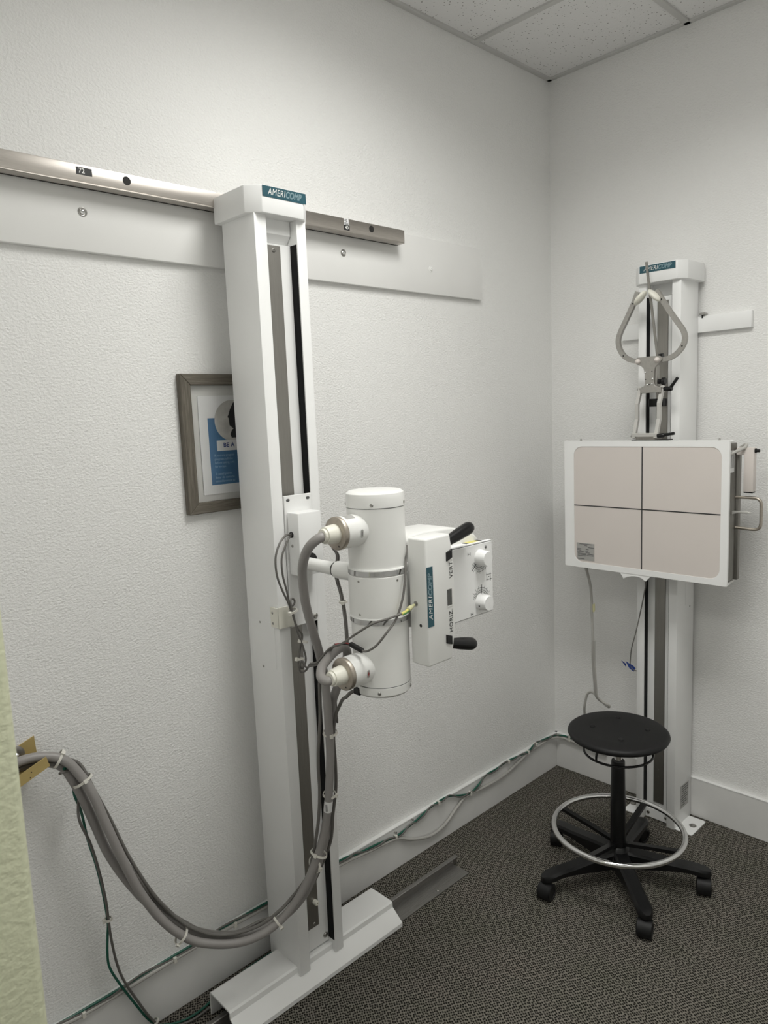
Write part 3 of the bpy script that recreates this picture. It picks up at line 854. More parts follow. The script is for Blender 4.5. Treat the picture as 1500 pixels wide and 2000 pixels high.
HV2 = [(0.5655, -1.790, 1.077), (0.561, -1.806, 1.072), (0.541, -1.808, 1.077), (0.518, -1.787, 1.090), (0.5, -1.753, 1.098), (0.49, -1.72, 1.107), (0.47, -1.676, 1.102), (0.45, -1.648, 1.072), (0.43, -1.648, 1.023), (0.41, -1.655, 0.973), (0.385, -1.653, 0.926), (0.37, -1.649, 0.871), (0.35, -1.642, 0.763), (0.34, -1.642, 0.678), (0.325, -1.643, 0.579), (0.315, -1.652, 0.492), (0.3, -1.683, 0.406), (0.28, -1.712, 0.341), (0.26, -1.757, 0.3), (0.24, -1.815, 0.281), (0.21, -1.879, 0.28), (0.18, -1.94, 0.297), (0.155, -1.998, 0.333), (0.135, -2.052, 0.39), (0.115, -2.098, 0.452), (0.1, -2.139, 0.530), (0.09, -2.172, 0.612), (0.085, -2.195, 0.697), (0.08, -2.214, 0.768), (0.075, -2.231, 0.820), (0.065, -2.25, 0.862), (0.05, -2.284, 0.881), (0.04, -2.337, 0.886), (0.04, -2.42, 0.88), (0.04, -2.5, 0.85)]
THINA = [(0.546, -1.69, 1.016), (0.528, -1.708, 1.006), (0.5, -1.7, 0.985), (0.465, -1.682, 0.965), (0.43, -1.663, 0.936), (0.4, -1.658, 0.891), (0.3831, -1.6539, 0.8283), (0.37, -1.642, 0.744), (0.355, -1.633, 0.661), (0.341, -1.6371, 0.5802), (0.3347, -1.6378, 0.5315), (0.3202, -1.6394, 0.4798), (0.2982, -1.6678, 0.3981), (0.2783, -1.6945, 0.3388), (0.2416, -1.7391, 0.2783), (0.231, -1.8143, 0.2996), (0.2142, -1.8956, 0.2983), (0.18, -1.969, 0.325), (0.1592, -2.0157, 0.3677), (0.1369, -2.0727, 0.4382), (0.1302, -2.1172, 0.5307), (0.1167, -2.1558, 0.6296), (0.1053, -2.1866, 0.7421), (0.0905, -2.214, 0.8133), (0.0773, -2.2276, 0.8657), (0.0739, -2.2691, 0.8799), (0.0601, -2.3082, 0.8896), (0.0564, -2.3413, 0.8907), (0.0548, -2.4207, 0.8697)]
THINB = [(0.3848, -1.693, 0.9939), (0.375, -1.69, 0.889), (0.36, -1.69, 0.798), (0.355, -1.69, 0.736), (0.35, -1.686, 0.672), (0.345, -1.69, 0.6), (0.3339, -1.6942, 0.5358), (0.3193, -1.6988, 0.4751), (0.3078, -1.7139, 0.4154), (0.2901, -1.7507, 0.3686), (0.28, -1.7962, 0.3394), (0.255, -1.848, 0.312), (0.225, -1.911, 0.307), (0.195, -1.963, 0.321), (0.1709, -2.0143, 0.3623), (0.1508, -2.057, 0.4235), (0.1361, -2.0925, 0.4922), (0.1197, -2.1326, 0.5979), (0.105, -2.163, 0.703), (0.0993, -2.1946, 0.7958), (0.0715, -2.2125, 0.8582), (0.0667, -2.2564, 0.8856), (0.0609, -2.3022, 0.8987), (0.0552, -2.34, 0.9012), (0.0564, -2.4208, 0.8819)]
DROPG = [(0.0888, -2.2556, 0.867), (0.0616, -2.2177, 0.8508), (0.0465, -2.2241, 0.7812), (0.0702, -2.2194, 0.7355), (0.072, -2.211, 0.658), (0.0695, -2.195, 0.5729), (0.0657, -2.184, 0.487), (0.061, -2.1779, 0.4076), (0.0572, -2.1811, 0.3618), (0.054, -2.184, 0.32), (0.05, -2.181, 0.272), (0.045, -2.158, 0.208), (0.04, -2.122, 0.125), (0.032, -2.082, 0.04), (0.035, -2.0543, 0.0074)]
DROPA = [(0.0974, -2.2691, 0.8633), (0.0744, -2.2259, 0.8489), (0.0455, -2.2086, 0.7908), (0.0902, -2.2333, 0.7334), (0.079, -2.209, 0.651), (0.0765, -2.194, 0.5731), (0.0723, -2.182, 0.48), (0.068, -2.1781, 0.4104), (0.0628, -2.1739, 0.3532), (0.056, -2.164, 0.28), (0.05, -2.148, 0.215), (0.044, -2.115, 0.13), (0.04, -2.078, 0.045), (0.046, -2.0507, 0.0085)]
FLG = [(0.0593, -2.0214, 0.0057), (0.072, -1.985, 0.006), (0.072, -1.94, 0.006), (0.06, -1.89, 0.006), (0.042, -1.83, 0.006), (0.036, -1.77, 0.006), (0.034, -1.7, 0.006), (0.034, -1.6, 0.006)]
FLA = [(0.0724, -2.0183, 0.0061), (0.086, -1.98, 0.006), (0.084, -1.925, 0.006), (0.07, -1.865, 0.006), (0.054, -1.8, 0.006), (0.048, -1.72, 0.006), (0.046, -1.6, 0.006)]

def build_cables():
    c1 = cable('high_voltage_cable', HV1, 0.0114, 'greycable', 'thick grey cable from the upper plug of the tube head, swagged to the wall', 'cable', 'high voltage cables', seg=16)
    for z, y, r, kd in ((0.843, None, 0.019, (1, -.6, 0)), (0.655, None, 0.018, (1, .6, 0)), (0.478, None, 0.023, (.4, -1, 0))):
        p, d = near(HV1[:17], z=z); ring_tie(c1, p + Vector((-.006, .008, 0)), d, r, kd)
    p, d = near(HV1[:17], z=0.452); ring_tie(c1, p + Vector((-.006, .008, 0)), d + Vector((0, .25, 0)), 0.022, (1, .5, -.2))
    for y, z, r, kd in ((-1.80, 0.32, .021, (1, 0, -.5)), (-2.03, 0.34, .022, (.6, 0, -1)), (-2.215, 0.83, .024, (1, .2, -.4)), (-2.262, 0.888, .022, (.6, 0, 1))):
        p, d = near(HV1, y=y, z=z); ring_tie(c1, p + Vector((-.010, 0, -.004)), d, r, kd)
    p, d = near(HV1[:17], z=0.625)
    bm = NB(); d.normalize(); lathe(bm, p - d * .016, d, [(0, .0118), (.032, .0118)], 16, False, False)
    o = obj('wrap_label', bm, 'labelwhite', c1)
    n = Vector((0.75, -0.62, 0.0)); s = Vector((0, 0, 1)).cross(n).normalized()
    for k, off in enumerate((-.006, -.003)):
        bm = NB(); c = p + n.normalized() * .0121 + s * off
        bm.faces.new([bm.verts.new(c + s * a + Vector((0, 0, b))) for a, b in ((-.0007, -.011), (.0007, -.011), (.0007, .010), (-.0007, .010))])
        obj('print_line', bm, 'ink', o, smooth=False)
    c2 = cable('high_voltage_cable', HV2, 0.0114, 'greycable', 'thick grey cable looping over the lower plug of the tube head', 'cable', 'high voltage cables', seg=16)
    cable('power_cord', THINA, 0.0046, 'midcable', 'dark grey cord leaving the bottom of the x-ray tube cylinder', 'cord')
    cable('control_cord', THINB, 0.0046, 'midcable', 'dark grey cord tied along the near side of the thick cables', 'cord')
    g = cable('green_cord', DROPG[:-1] + [DROPG[-1]] + FLG, 0.0033, 'greencable', 'green cord dropping from the wall bracket to the carpet', 'cord')
    a = cable('signal_cord', DROPA + FLA, 0.0034, 'midcable', 'grey cord dropping beside the green cord to the carpet', 'cord')
    p, d = near(DROPA, z=0.42); ring_tie(a, p, d, 0.009, (0, -1, 0))
    p, d = near(DROPA, z=0.03); ring_tie(a, p + Vector((-.004, 0, 0)), d, 0.010, (1, -1, 0))
    ring_tie(a, (0.062, -1.872, .008), (0, 1, 0), 0.013, (0, 0, 1))
    # carriage loops
    LA = [(0.2445, -1.652, 1.368), (0.25, -1.676, 1.37), (0.26, -1.705, 1.353), (0.265, -1.724, 1.318), (0.265, -1.723, 1.269), (0.26, -1.704, 1.222), (0.254, -1.6851, 1.1885), (0.251, -1.6717, 1.1545), (0.25, -1.656, 1.109), (0.25, -1.64, 1.083), (0.25, -1.648, 1.052), (0.25, -1.658, 1.013), (0.255, -1.657, 0.982), (0.262, -1.644, 0.983), (0.2994, -1.6564, 1.0129), (0.3704, -1.7011, 1.0435), (0.435, -1.732, 1.072), (0.4956, -1.7427, 1.1206), (0.545, -1.743, 1.144), (0.6, -1.737, 1.181), (0.635, -1.719, 1.205), (0.65, -1.69, 1.211), (0.66, -1.65, 1.217)]
    la = cable('arm_cord', LA, 0.0029, 'midcable', 'grey cord from the carriage box crossing the tube to the earth stud', 'cord')
    bm = NB(); tube(bm, [(0.66, -1.652, 1.2165), (0.661, -1.640, 1.219), (0.660, -1.628, 1.2225)], 0.0036, 4, 10); obj('yellow_wire', bm, 'yellow', la)
    bm = NB(); tube(bm, [(0.6625, -1.650, 1.2150), (0.6635, -1.640, 1.2168), (0.6625, -1.628, 1.2205)], 0.0024, 4, 8); obj('green_wire', bm, 'earth', la)
    bm = NB(); lathe(bm, (0.660, -1.630, 1.222), (-.05, .95, .27), [(0, .0045), (.002, .0062), (.013, .0058), (.015, .0042), (.024, .0035), (.026, .002)], 16); obj('terminal_sleeve', bm, 'lug', la)
    for z, kd in ((1.158, (.3, -1, 0)), (1.065, (.2, -1, 0)), (1.018, (.2, -1, .2))):
        p, d = near(LA[:13], z=z); ring_tie(la, p + Vector((.002, .004, 0)), d, 0.012, kd)
    LB = [(0.2445, -1.652, 1.365), (0.247, -1.664, 1.361), (0.252, -1.68, 1.343), (0.256, -1.698, 1.312), (0.256, -1.698, 1.265), (0.25, -1.682, 1.21), (0.247, -1.6752, 1.1723), (0.252, -1.664, 1.176), (0.252, -1.661, 1.187), (0.252, -1.67, 1.194), (0.2574, -1.6786, 1.1859), (0.2569, -1.6713, 1.1492), (0.257, -1.662, 1.103), (0.258, -1.649, 1.063), (0.258, -1.638, 1.015), (0.26, -1.651, 0.993), (0.262, -1.663, 1.001), (0.265, -1.658, 1.016), (0.275, -1.652, 0.9979), (0.3196, -1.67, 1.0166), (0.4302, -1.7234, 1.0629), (0.4753, -1.7353, 1.0986), (0.515, -1.74, 1.135)]
    lb = cable('carriage_cord', LB, 0.0028, 'midcable', 'grey cord from the carriage box coiled and tied below the white bracket', 'cord')
    bm = NB(); tube(bm, [(0.5150, -1.7400, 1.1350), (0.524, -1.731, 1.137), (0.534, -1.723, 1.138), (0.553, -1.722, 1.138)], 0.0016, 5, 8); obj('red_wire', bm, 'redwire', lb)
    bm = NB(); tube(bm, [(0.5150, -1.7420, 1.1330), (0.524, -1.734, 1.134), (0.534, -1.7255, 1.1355), (0.553, -1.7235, 1.1365)], 0.0016, 5, 8); obj('black_wire', bm, 'black', lb)
    SC = [(0.592, -1.722, 1.132), (0.605, -1.724, 1.132), (0.62, -1.722, 1.138), (0.636, -1.712, 1.152), (0.652, -1.695, 1.18), (0.6522, -1.6618, 1.2063), (0.655, -1.64, 1.255), (0.648, -1.622, 1.307), (0.636, -1.606, 1.335), (0.6, -1.565, 1.36)]
    sc = cable('lamp_cord', SC, 0.0028, 'midcable', 'thin grey cord with black connector hanging round the front of the tube', 'cord')
    bm = NB()
    p0, p1 = Vector((0.551, -1.722, 1.139)), Vector((0.595, -1.722, 1.1305))
    sweep(bm, [p0, p1], [(-.0045, -.0045), (.0045, -.0045), (.0045, .0045), (-.0045, .0045)])
    obj('connector', bm, 'black', sc, smooth=False)
    BD = [(0.505, -1.60, 1.372), (0.45, -1.640, 1.372), (0.40, -1.632, 1.345), (0.38, -1.602, 1.316), (0.36, -1.594, 1.262), (0.36, -1.58, 1.205), (0.37, -1.579, 1.149), (0.39, -1.593, 1.084), (0.40, -1.610, 1.035), (0.395, -1.630, 0.985), (0.385, -1.640, 0.930), (0.378, -1.634, 0.860)]
    bd = cable('rotor_cord', BD, 0.0029, 'midcable', 'grey cord running down behind the tube cylinder and its arm', 'cord')
    BD2 = [(p[0] + .004, p[1] - .010, p[2] + .002) for p in BD[2:9]]
    bm = NB(); tube(bm, BD2, 0.0025, 6, 8); obj('second_strand', bm, 'midcable', bd)
    ring_tie(bd, (0.366, -1.583, 1.185), (0, 0.05, -1), 0.010, (1, -1, 0))
build_cables()

def build_baseboard_cables():
    GL = [(0.0245, -2.55, 0.176), (0.0245, -2.342, 0.172), (0.0245, -2.259, 0.163), (0.0245, -2.134, 0.163), (0.0245, -1.981, 0.166), (0.0245, -1.838, 0.166), (0.0245, -1.662, 0.161), (0.0245, -1.50, 0.157),
          (0.0245, -1.356, 0.153), (0.0245, -1.232, 0.14), (0.0245, -1.098, 0.126), (0.028, -1.018, 0.089), (0.028, -0.919, 0.057), (0.027, -0.833, 0.063), (0.025, -0.759, 0.1), (0.0245, -0.707, 0.124), (0.0245, -0.664, 0.126), (0.0245, -0.559, 0.118), (0.0245, -0.434, 0.119), (0.0245, -0.338, 0.136), (0.0245, -0.26, 0.154), (0.0245, -0.16, 0.160), (0.026, -0.085, 0.160), (0.045, -0.035, 0.156), (0.085, -0.0265, 0.153), (0.13, -0.0265, 0.150), (0.19, -0.0265, 0.146), (0.28, -0.0265, 0.140)]
    t = cable('network_cable', GL, 0.0060, 'palecable', 'pale grey cable sagging in loops along the white baseboard', 'cable')
    for y, z in ((-2.25, .164), (-1.99, .167), (-1.79, .165)):
        bm = NB(); box(bm, (0.0175, y - .005, z - .009), (0.0335, y + .005, z + .009), .0015, 1); obj('cable_clip', bm, 'tie', t)
    GG = [(0.0235, -2.55, 0.181), (0.0235, -2.26, 0.1745), (0.0235, -2.134, 0.1745), (0.0235, -1.99, 0.178), (0.0235, -1.838, 0.176), (0.0235, -1.662, 0.173), (0.0235, -1.50, 0.172),
          (0.0235, -1.357, 0.169), (0.025, -1.282, 0.157), (0.0245, -1.183, 0.148), (0.026, -1.105, 0.137), (0.0245, -1.051, 0.140), (0.0245, -0.989, 0.15), (0.0245, -0.922, 0.166), (0.0245, -0.859, 0.173), (0.026, -0.801, 0.172), (0.026, -0.727, 0.146), (0.0275, -0.667, 0.132), (0.026, -0.612, 0.146), (0.026, -0.56, 0.168), (0.0245, -0.487, 0.168), (0.0245, -0.407, 0.173), (0.0255, -0.34, 0.168), (0.0275, -0.263, 0.163), (0.0245, -0.203, 0.178), (0.0255, -0.121, 0.174), (0.030, -0.058, 0.168), (0.060, -0.0265, 0.166), (0.10, -0.0265, 0.166), (0.16, -0.0265, 0.164), (0.28, -0.0265, 0.156)]
    g = cable('ground_wire', GG, 0.0036, 'greencable', 'green wire twisting along the top of the white baseboard', 'cable')
    random.seed(3)
    G2 = []
    for i, p in enumerate(spline(GG, 3)):
        a = i * 1.15
        G2.append((p[0] + 0.0052 * max(0.35, math.cos(a)), p[1], p[2] + 0.0062 * math.sin(a) - 0.001))
    bm = NB(); tube(bm, G2, 0.0030, 3, 8); obj('grey_strand', bm, 'midcable', g)
    for y, z in ((-1.10, .136), (-0.861, .170), (-0.667, .130), (-0.407, .170), (-0.262, .160), (-0.203, .176)):
        bm = NB(); box(bm, (0.0175, y - .0045, z - .008), (0.0345, y + .0045, z + .008), .0018, 1); obj('cable_clip', bm, 'tie', g)
    bm = NB(); box(bm, (0.090, -0.0345, .148), (0.098, -0.0175, .174), .0018, 1); obj('cable_clip', bm, 'tie', g)
    for i, (y, z) in enumerate(((-1.008, .162), (-1.098, .150), (-1.80, .115))):
        bm = NB(); lathe(bm, (0.0165, y, z), (1, 0, .15), [(0, .0022), (.010, .0018), (.011, .004), (.0125, .0036), (.013, 0)], 12)
        tag(obj('nail', bm, 'screw'), ('bent dark nail in the baseboard nearest the room corner', 'dark nail in the baseboard just above a green wire clip', 'lone dark nail in the baseboard left of the tall white column')[i], 'nail')
build_baseboard_cables()

def build_wall_bracket():
    t = thing('cable_bracket', 'tan metal cable bracket on the left wall near the doorway', 'bracket', (0, -2.35, 0.85))
    bm = NB(); prism(bm, [(-2.50, .80), (-2.286, .880), (-2.289, .937), (-2.50, .862)], 0, 0.0, 0.003); obj('back_plate', bm, 'tan', t, smooth=False)
    bm = NB()
    vs = [bm.verts.new(c) for c in ((0.0, -2.50, .800), (0.0, -2.286, .880), (0.1, -2.290, .894), (0.1, -2.50, .814))]
    vt = [bm.verts.new(Vector(v.co) + Vector((0, 0, .003))) for v in vs]
    bm.faces.new(vs[::-1]); bm.faces.new(vt)
    for k in range(4): bm.faces.new((vs[k], vs[(k + 1) % 4], vt[(k + 1) % 4], vt[k]))
    obj('shelf_plate', bm, 'tan', t, smooth=False)
    bm = NB(); prism(bm, [(-2.50, .812), (-2.290, .892), (-2.296, .917), (-2.50, .842)], 0, 0.098, 0.101); fl = obj('front_flange', bm, 'tan', t, smooth=False)
    for y, z in ((-2.332, .892), (-2.335, .880)):
        bm = NB(); lathe(bm, (0.101, y, z), (1, 0, 0), [(0, .0015), (.0005, .0015), (.0005, 0)], 8); obj('pin_hole', bm, 'dark', fl)
    bm = NB(); lathe(bm, (0.003, -2.335, .905), (1, 0, 0), [(0, .021), (.003, .021), (.005, .018), (.005, 0)], 28); w = obj('washer', bm, 'stripdark', t)
    bm = NB(); lathe(bm, (0.008, -2.335, .905), (1, 0, 0), [(0, .006), (.004, .006), (.007, .003), (.007, 0)], 16); obj('screw_head', bm, 'chrome', w)
build_wall_bracket()

# ================================================================== RECEPTOR STAND
def build_receptor_stand():
    t = thing('receptor_stand', 'white wall stand column on the right wall carrying the image receptor', 'stand', (0.575, -0.09, 0))
    x0, x1, yf, yb, zt = 0.494, 0.656, -0.170, -0.022, 2.127
    a, b, g = 0.5245, 0.6225, -0.115
    sec = [(x0, yb), (x0, yf), (a, yf), (a, g), (b, g), (b, yf), (x1, yf), (x1, yb)]
    bm = NB(); prism(bm, sec, 2, 0.0, zt, 0.0022, 2); obj('column_body', bm, 'white', t)
    plan = [(0.474, -0.015), (0.474, -0.153), (0.503, -0.187), (0.648, -0.187), (0.676, -0.158), (0.676, -0.015)]
    bm = NB(); prism(bm, plan, 2, 2.124, 2.190, 0.003, 2); cap = obj('top_cap', bm, 'white', t)
    badge(cap, (0.5745, -0.1873, 2.1745), (1, 0, 0), (0, 0, 1), 0.136, 0.025)
    bm = NB(); box(bm, (a + .001, -0.142, 0.055), (b - .001, -0.11, 2.075), 0.001, 1); obj('inner_panel', bm, 'white', t)
    bm = NB(); box(bm, (0.556, -0.1455, 0.075), (0.598, -0.1415, 2.060), 0.0008, 1); st = obj('guide_strip', bm, 'strip', t, label='dull steel guide strip running down the column')
    for z in (.22, .19, .10):
        bm = NB(); lathe(bm, (0.577, -0.1455, z), (0, -1, 0), [(0, .0022), (.0008, .0022), (.0008, 0)], 10); obj('rivet', bm, 'screw', st)
    for x in (a, b):
        s = 1 if x == a else -1
        bm = NB(); box(bm, (x, -0.1665, 0.06), (x + s * .0015, -0.116, 2.075)); obj('slot_liner', bm, 'rubber', t, smooth=False)
    bm = NB(); box(bm, (a + .001, -0.150, 0.004), (b - .001, -0.120, 0.045), .001, 1); fp = obj('foot_panel', bm, 'white', t)
    for x in (0.537, 0.612): screw(fp, (x, -0.150, 0.025), (0, -1, 0), 0.007)
    for xa, xb, bx in ((0.655, 0.724, 0.704), (0.434, 0.495, 0.452)):
        bm = NB(); prism(bm, rrect(xa, xb, -0.165, -0.033, .006, 4), 2, 0.0, 0.004, 0.0008, 1); f = obj('floor_flange', bm, 'white', t)
        bm = NB(); lathe(bm, (bx - .006, -0.097, 0.0035), (0, 0, 1), [(0, .014), (.0015, .014), (.002, .009), (.005, .0088), (.007, .005), (.007, 0)], 20); obj('anchor_bolt', bm, 'screw', f)
    # rating label on the side
    bm = NB(); box(bm, (0.6555, -0.121, 0.066), (0.6568, -0.047, 0.163)); lb = obj('rating_label', bm, 'labelgrey', t, smooth=False, label='grey foil rating label')
    random.seed(5)
    for k in range(9):
        z = 0.156 - k * 0.0098
        L = random.uniform(.03, .062); y = -0.116 + random.uniform(0, .066 - L)
        bm = NB(); box(bm, (0.6567, y, z - .0016), (0.6571, y + L, z + .0016)); obj('print_line', bm, 'greyink', lb, smooth=False)
    for z in (0.9, ):
        bm = NB(); box(bm, (0.6555, -0.1, 0.905), (0.6568, -0.03, 1.12)); obj('access_plate', bm, 'white', t, smooth=False)
    bm = NB(); lathe(bm, (0.6555, -0.058, 0.892), (1, 0, 0), [(0, .003), (.001, .003), (.001, 0)], 12); obj('screw', bm, 'dark', t)
    # wall bar behind the column
    b_ = thing('wall_bar', 'short white wall bar crossing behind the receptor column', 'bar', (0.6, -0.01, 1.94))
    bm = NB(); box(bm, (0.345, -0.0205, 1.940), (0.846, 0.0, 2.000), 0.0025, 2); obj('bar', bm, 'white', b_)
    bm = NB(); box(bm, (0.664, -0.031, 2.003), (0.684, -0.004, 2.012), 0.001, 1); tb = obj('clamp_tab', bm, 'screw', b_)
    bm = NB(); cyl(bm, (0.671, -0.019, 1.992), (0.671, -0.019, 2.004), .0035, seg=10); obj('clamp_bolt', bm, 'black', b_)
build_receptor_stand()

def build_receptor():
    t = thing('image_receptor', 'white framed x-ray image receptor with pinkish face and black cross lines', 'x-ray receptor', (0.575, -0.24, 1.05))
    F = -0.300
    # front cover: ring with rounded window, folded edges
    bm = NB()
    outer = rrect(0.251, 0.8865, 1.049, 1.551, .004, 6); inner = rrect(0.2925, 0.8615, 1.0705, 1.529, .036, 6)
    n = len(outer)
    O1 = [bm.verts.new((x, F, z)) for x, z in outer]; I1 = [bm.verts.new((x, F, z)) for x, z in inner]
    O0 = [bm.verts.new((x, F + .011, z)) for x, z in outer]; I0 = [bm.verts.new((x, F + .004, z)) for x, z in inner]
    OB = [bm.verts.new((0.575 + (x - 0.575) * .985, F + .011, 1.30 + (z - 1.30) * .985)) for x, z in outer]
    for k in range(n):
        j = (k + 1) % n
        bm.faces.new((O1[k], O1[j], I1[j], I1[k])); bm.faces.new((O0[k], O0[j], O1[j], O1[k])); bm.faces.new((I1[k], I1[j], I0[j], I0[k])); bm.faces.new((OB[k], OB[j], O0[j], O0[k]))
    fr = obj('front_cover', bm, 'white', t, angle=30)
    bm = NB(); box(bm, (0.280, F + .0018, 1.060), (0.874, F + .012, 1.540)); pk = obj('face_panel', bm, 'pink', t, smooth=False, label='flat pinkish beige face panel')
    bm = NB(); box(bm, (0.5745, F + .0010, 1.0708), (0.5785, F + .0018, 1.5288)); obj('cross_line', bm, 'ink', pk, smooth=False)
    bm = NB(); box(bm, (0.2928, F + .0009, 1.2955), (0.8612, F + .0018, 1.2992)); obj('cross_line', bm, 'ink', pk, smooth=False)
    bm = NB(); prism(bm, [(0.3035, 1.0865), (0.3115, 1.0785), (0.381, 1.0785), (0.381, 1.1475), (0.3035, 1.1475)], 1, F + .0006, F + .0018)
    lb = obj('rating_label', bm, 'labelgrey', pk, smooth=False, label='grey foil rating label')
    random.seed(11)
    rows = [(.012, .066), (.034, .047), (.050, .076), (.003, .020), (.040, .053), (.003, .020), (.037, .050), (.003, .034), (.040, .058), (.005, .042), (.044, .074), (.005, .042), (.044, .074), (.005, .040), (.003, .034)]
    zz = [1.1430, 1.1375, 1.1310, 1.1240, 1.1225, 1.1180, 1.1160, 1.1120, 1.1095, 1.1050, 1.1035, 1.1005, 1.0985, 1.0960, 1.0835]
    for (a, b), z in zip(rows, zz):
        bm = NB(); box(bm, (0.3035 + a, F + .0004, z - .0012), (0.3035 + b, F + .0007, z + .0012)); obj('print_line', bm, 'greyink', lb, smooth=False)
    # folded top and bottom flanges of the cover
    bm = NB(); box(bm, (0.255, F + .010, 1.5445), (0.8845, F + .046, 1.5495), .001, 1); box(bm, (0.255, F + .010, 1.0505), (0.8845, F + .040, 1.0555), .001, 1)
    obj('cover_flange', bm, 'white', t)
    # cassette tunnel and tray seen from the side
    bm = NB(); box(bm, (0.262, -0.286, 1.060), (0.8795, -0.214, 1.5395), .002, 1); body = obj('cassette_tunnel', bm, 'tray', t)
    bm = NB(); box(bm, (0.258, -0.2165, 1.058), (0.889, -0.196, 1.512), .003, 2); obj('back_shell', bm, 'tray', t)
    bm = NB(); box(bm, (0.255, -0.270, 1.0525), (0.8845, -0.228, 1.0585), .001, 1); obj('tray_runner', bm, 'alulight', t)
    bm = NB(); box(bm, (0.879, -0.2795, 1.440), (0.8803, -0.240, 1.515)); o = obj('side_label', bm, 'labelwhite', body, smooth=False)
    for k in range(4):
        bm = NB(); box(bm, (0.8802, -0.275 + k * .009, 1.455), (0.8806, -0.2715 + k * .009, 1.500)); obj('print_line', bm, 'greyink', o, smooth=False)
    bm = NB(); box(bm, (0.52, -0.198, 1.20), (0.63, -0.1715, 1.42), .003, 1); obj('carriage', bm, 'white', t)
    # steel pull handle
    hp = [(0.880, -0.220, 1.351), (0.900, -0.220, 1.3515), (0.935, -0.220, 1.351), (0.950, -0.220, 1.3495), (0.960, -0.220, 1.342), (0.9635, -0.220, 1.330), (0.9640, -0.220, 1.300), (0.9640, -0.220, 1.268), (0.961, -0.220, 1.252), (0.951, -0.220, 1.244), (0.935, -0.220, 1.2425), (0.900, -0.220, 1.244), (0.880, -0.220, 1.245)]
    bm = NB(); tube(bm, hp, 0.0052, 5, 14); obj('pull_handle', bm, 'nickel', t)
    # centring fin
    bm = NB(); prism(bm, [(0.868, 1.284), (0.868, 1.305), (0.930, 1.3065), (0.940, 1.3035), (0.930, 1.3005), (0.898, 1.3000), (0.884, 1.2945)], 1, -0.250, -0.234, .0015, 1); obj('centring_fin', bm, 'alulight', t)
    # white hand grip
    bm = NB(); box(bm, (0.884, -0.235, 1.4975), (0.9105, -0.209, 1.5222), .002, 1); g = obj('hand_grip', bm, 'pink', t, label='off-white square tube grip')
    bm = NB(); box(bm, (0.909, -0.236, 1.372), (0.941, -0.208, 1.523), .003, 2); obj('grip_leg', bm, 'pink', g)
    bm = NB(); box(bm, (0.910, -0.235, 1.3685), (0.940, -0.209, 1.3735), .001, 1); obj('end_plug', bm, 'black', g)
    bm = NB(); lathe(bm, (0.9405, -0.222, 1.512), (1, 0, 0), [(0, .0085), (.004, .0085), (.004, .0055), (.014, .0055), (.015, .004), (.015, 0)], 18); obj('lock_bolt', bm, 'black', g)
    # top bolts and lower pointer plate
    for x in (0.308, 0.842):
        bm = NB(); lathe(bm, (x, -0.272, 1.549), (0, 0, 1), [(0, .004), (.0035, .004), (.005, .003), (.0085, .003), (.0085, 0)], 14); obj('bolt', bm, 'screw', t)
    npoly = [(0.4860, 1.052), (0.504, 1.027), (0.522, 1.036), (0.538, 1.040), (0.553, 1.0415), (0.567, 1.0405), (0.580, 1.035), (0.593, 1.027), (0.6155, 1.052)]
    bm = NB(); prism(bm, npoly, 1, -0.2985, -0.2955); obj('pointer_plate', bm, 'white', t, smooth=False)
    for x in (0.312, 0.84):
        bm = NB(); lathe(bm, (x, -0.272, 1.0505), (0, 0, -1), [(0, .004), (.003, .003), (.003, 0)], 12); obj('bolt', bm, 'screw', t)
    c = cable('receptor_lead', [(0.880, -0.275, 1.500), (0.888, -0.272, 1.508), (0.900, -0.255, 1.515), (0.912, -0.238, 1.524), (0.914, -0.228, 1.532), (0.905, -0.215, 1.532), (0.885, -0.205, 1.520)], 0.0055, 'palecable', 'short pale lead curling out at the top right of the image receptor', 'cord')
build_receptor()

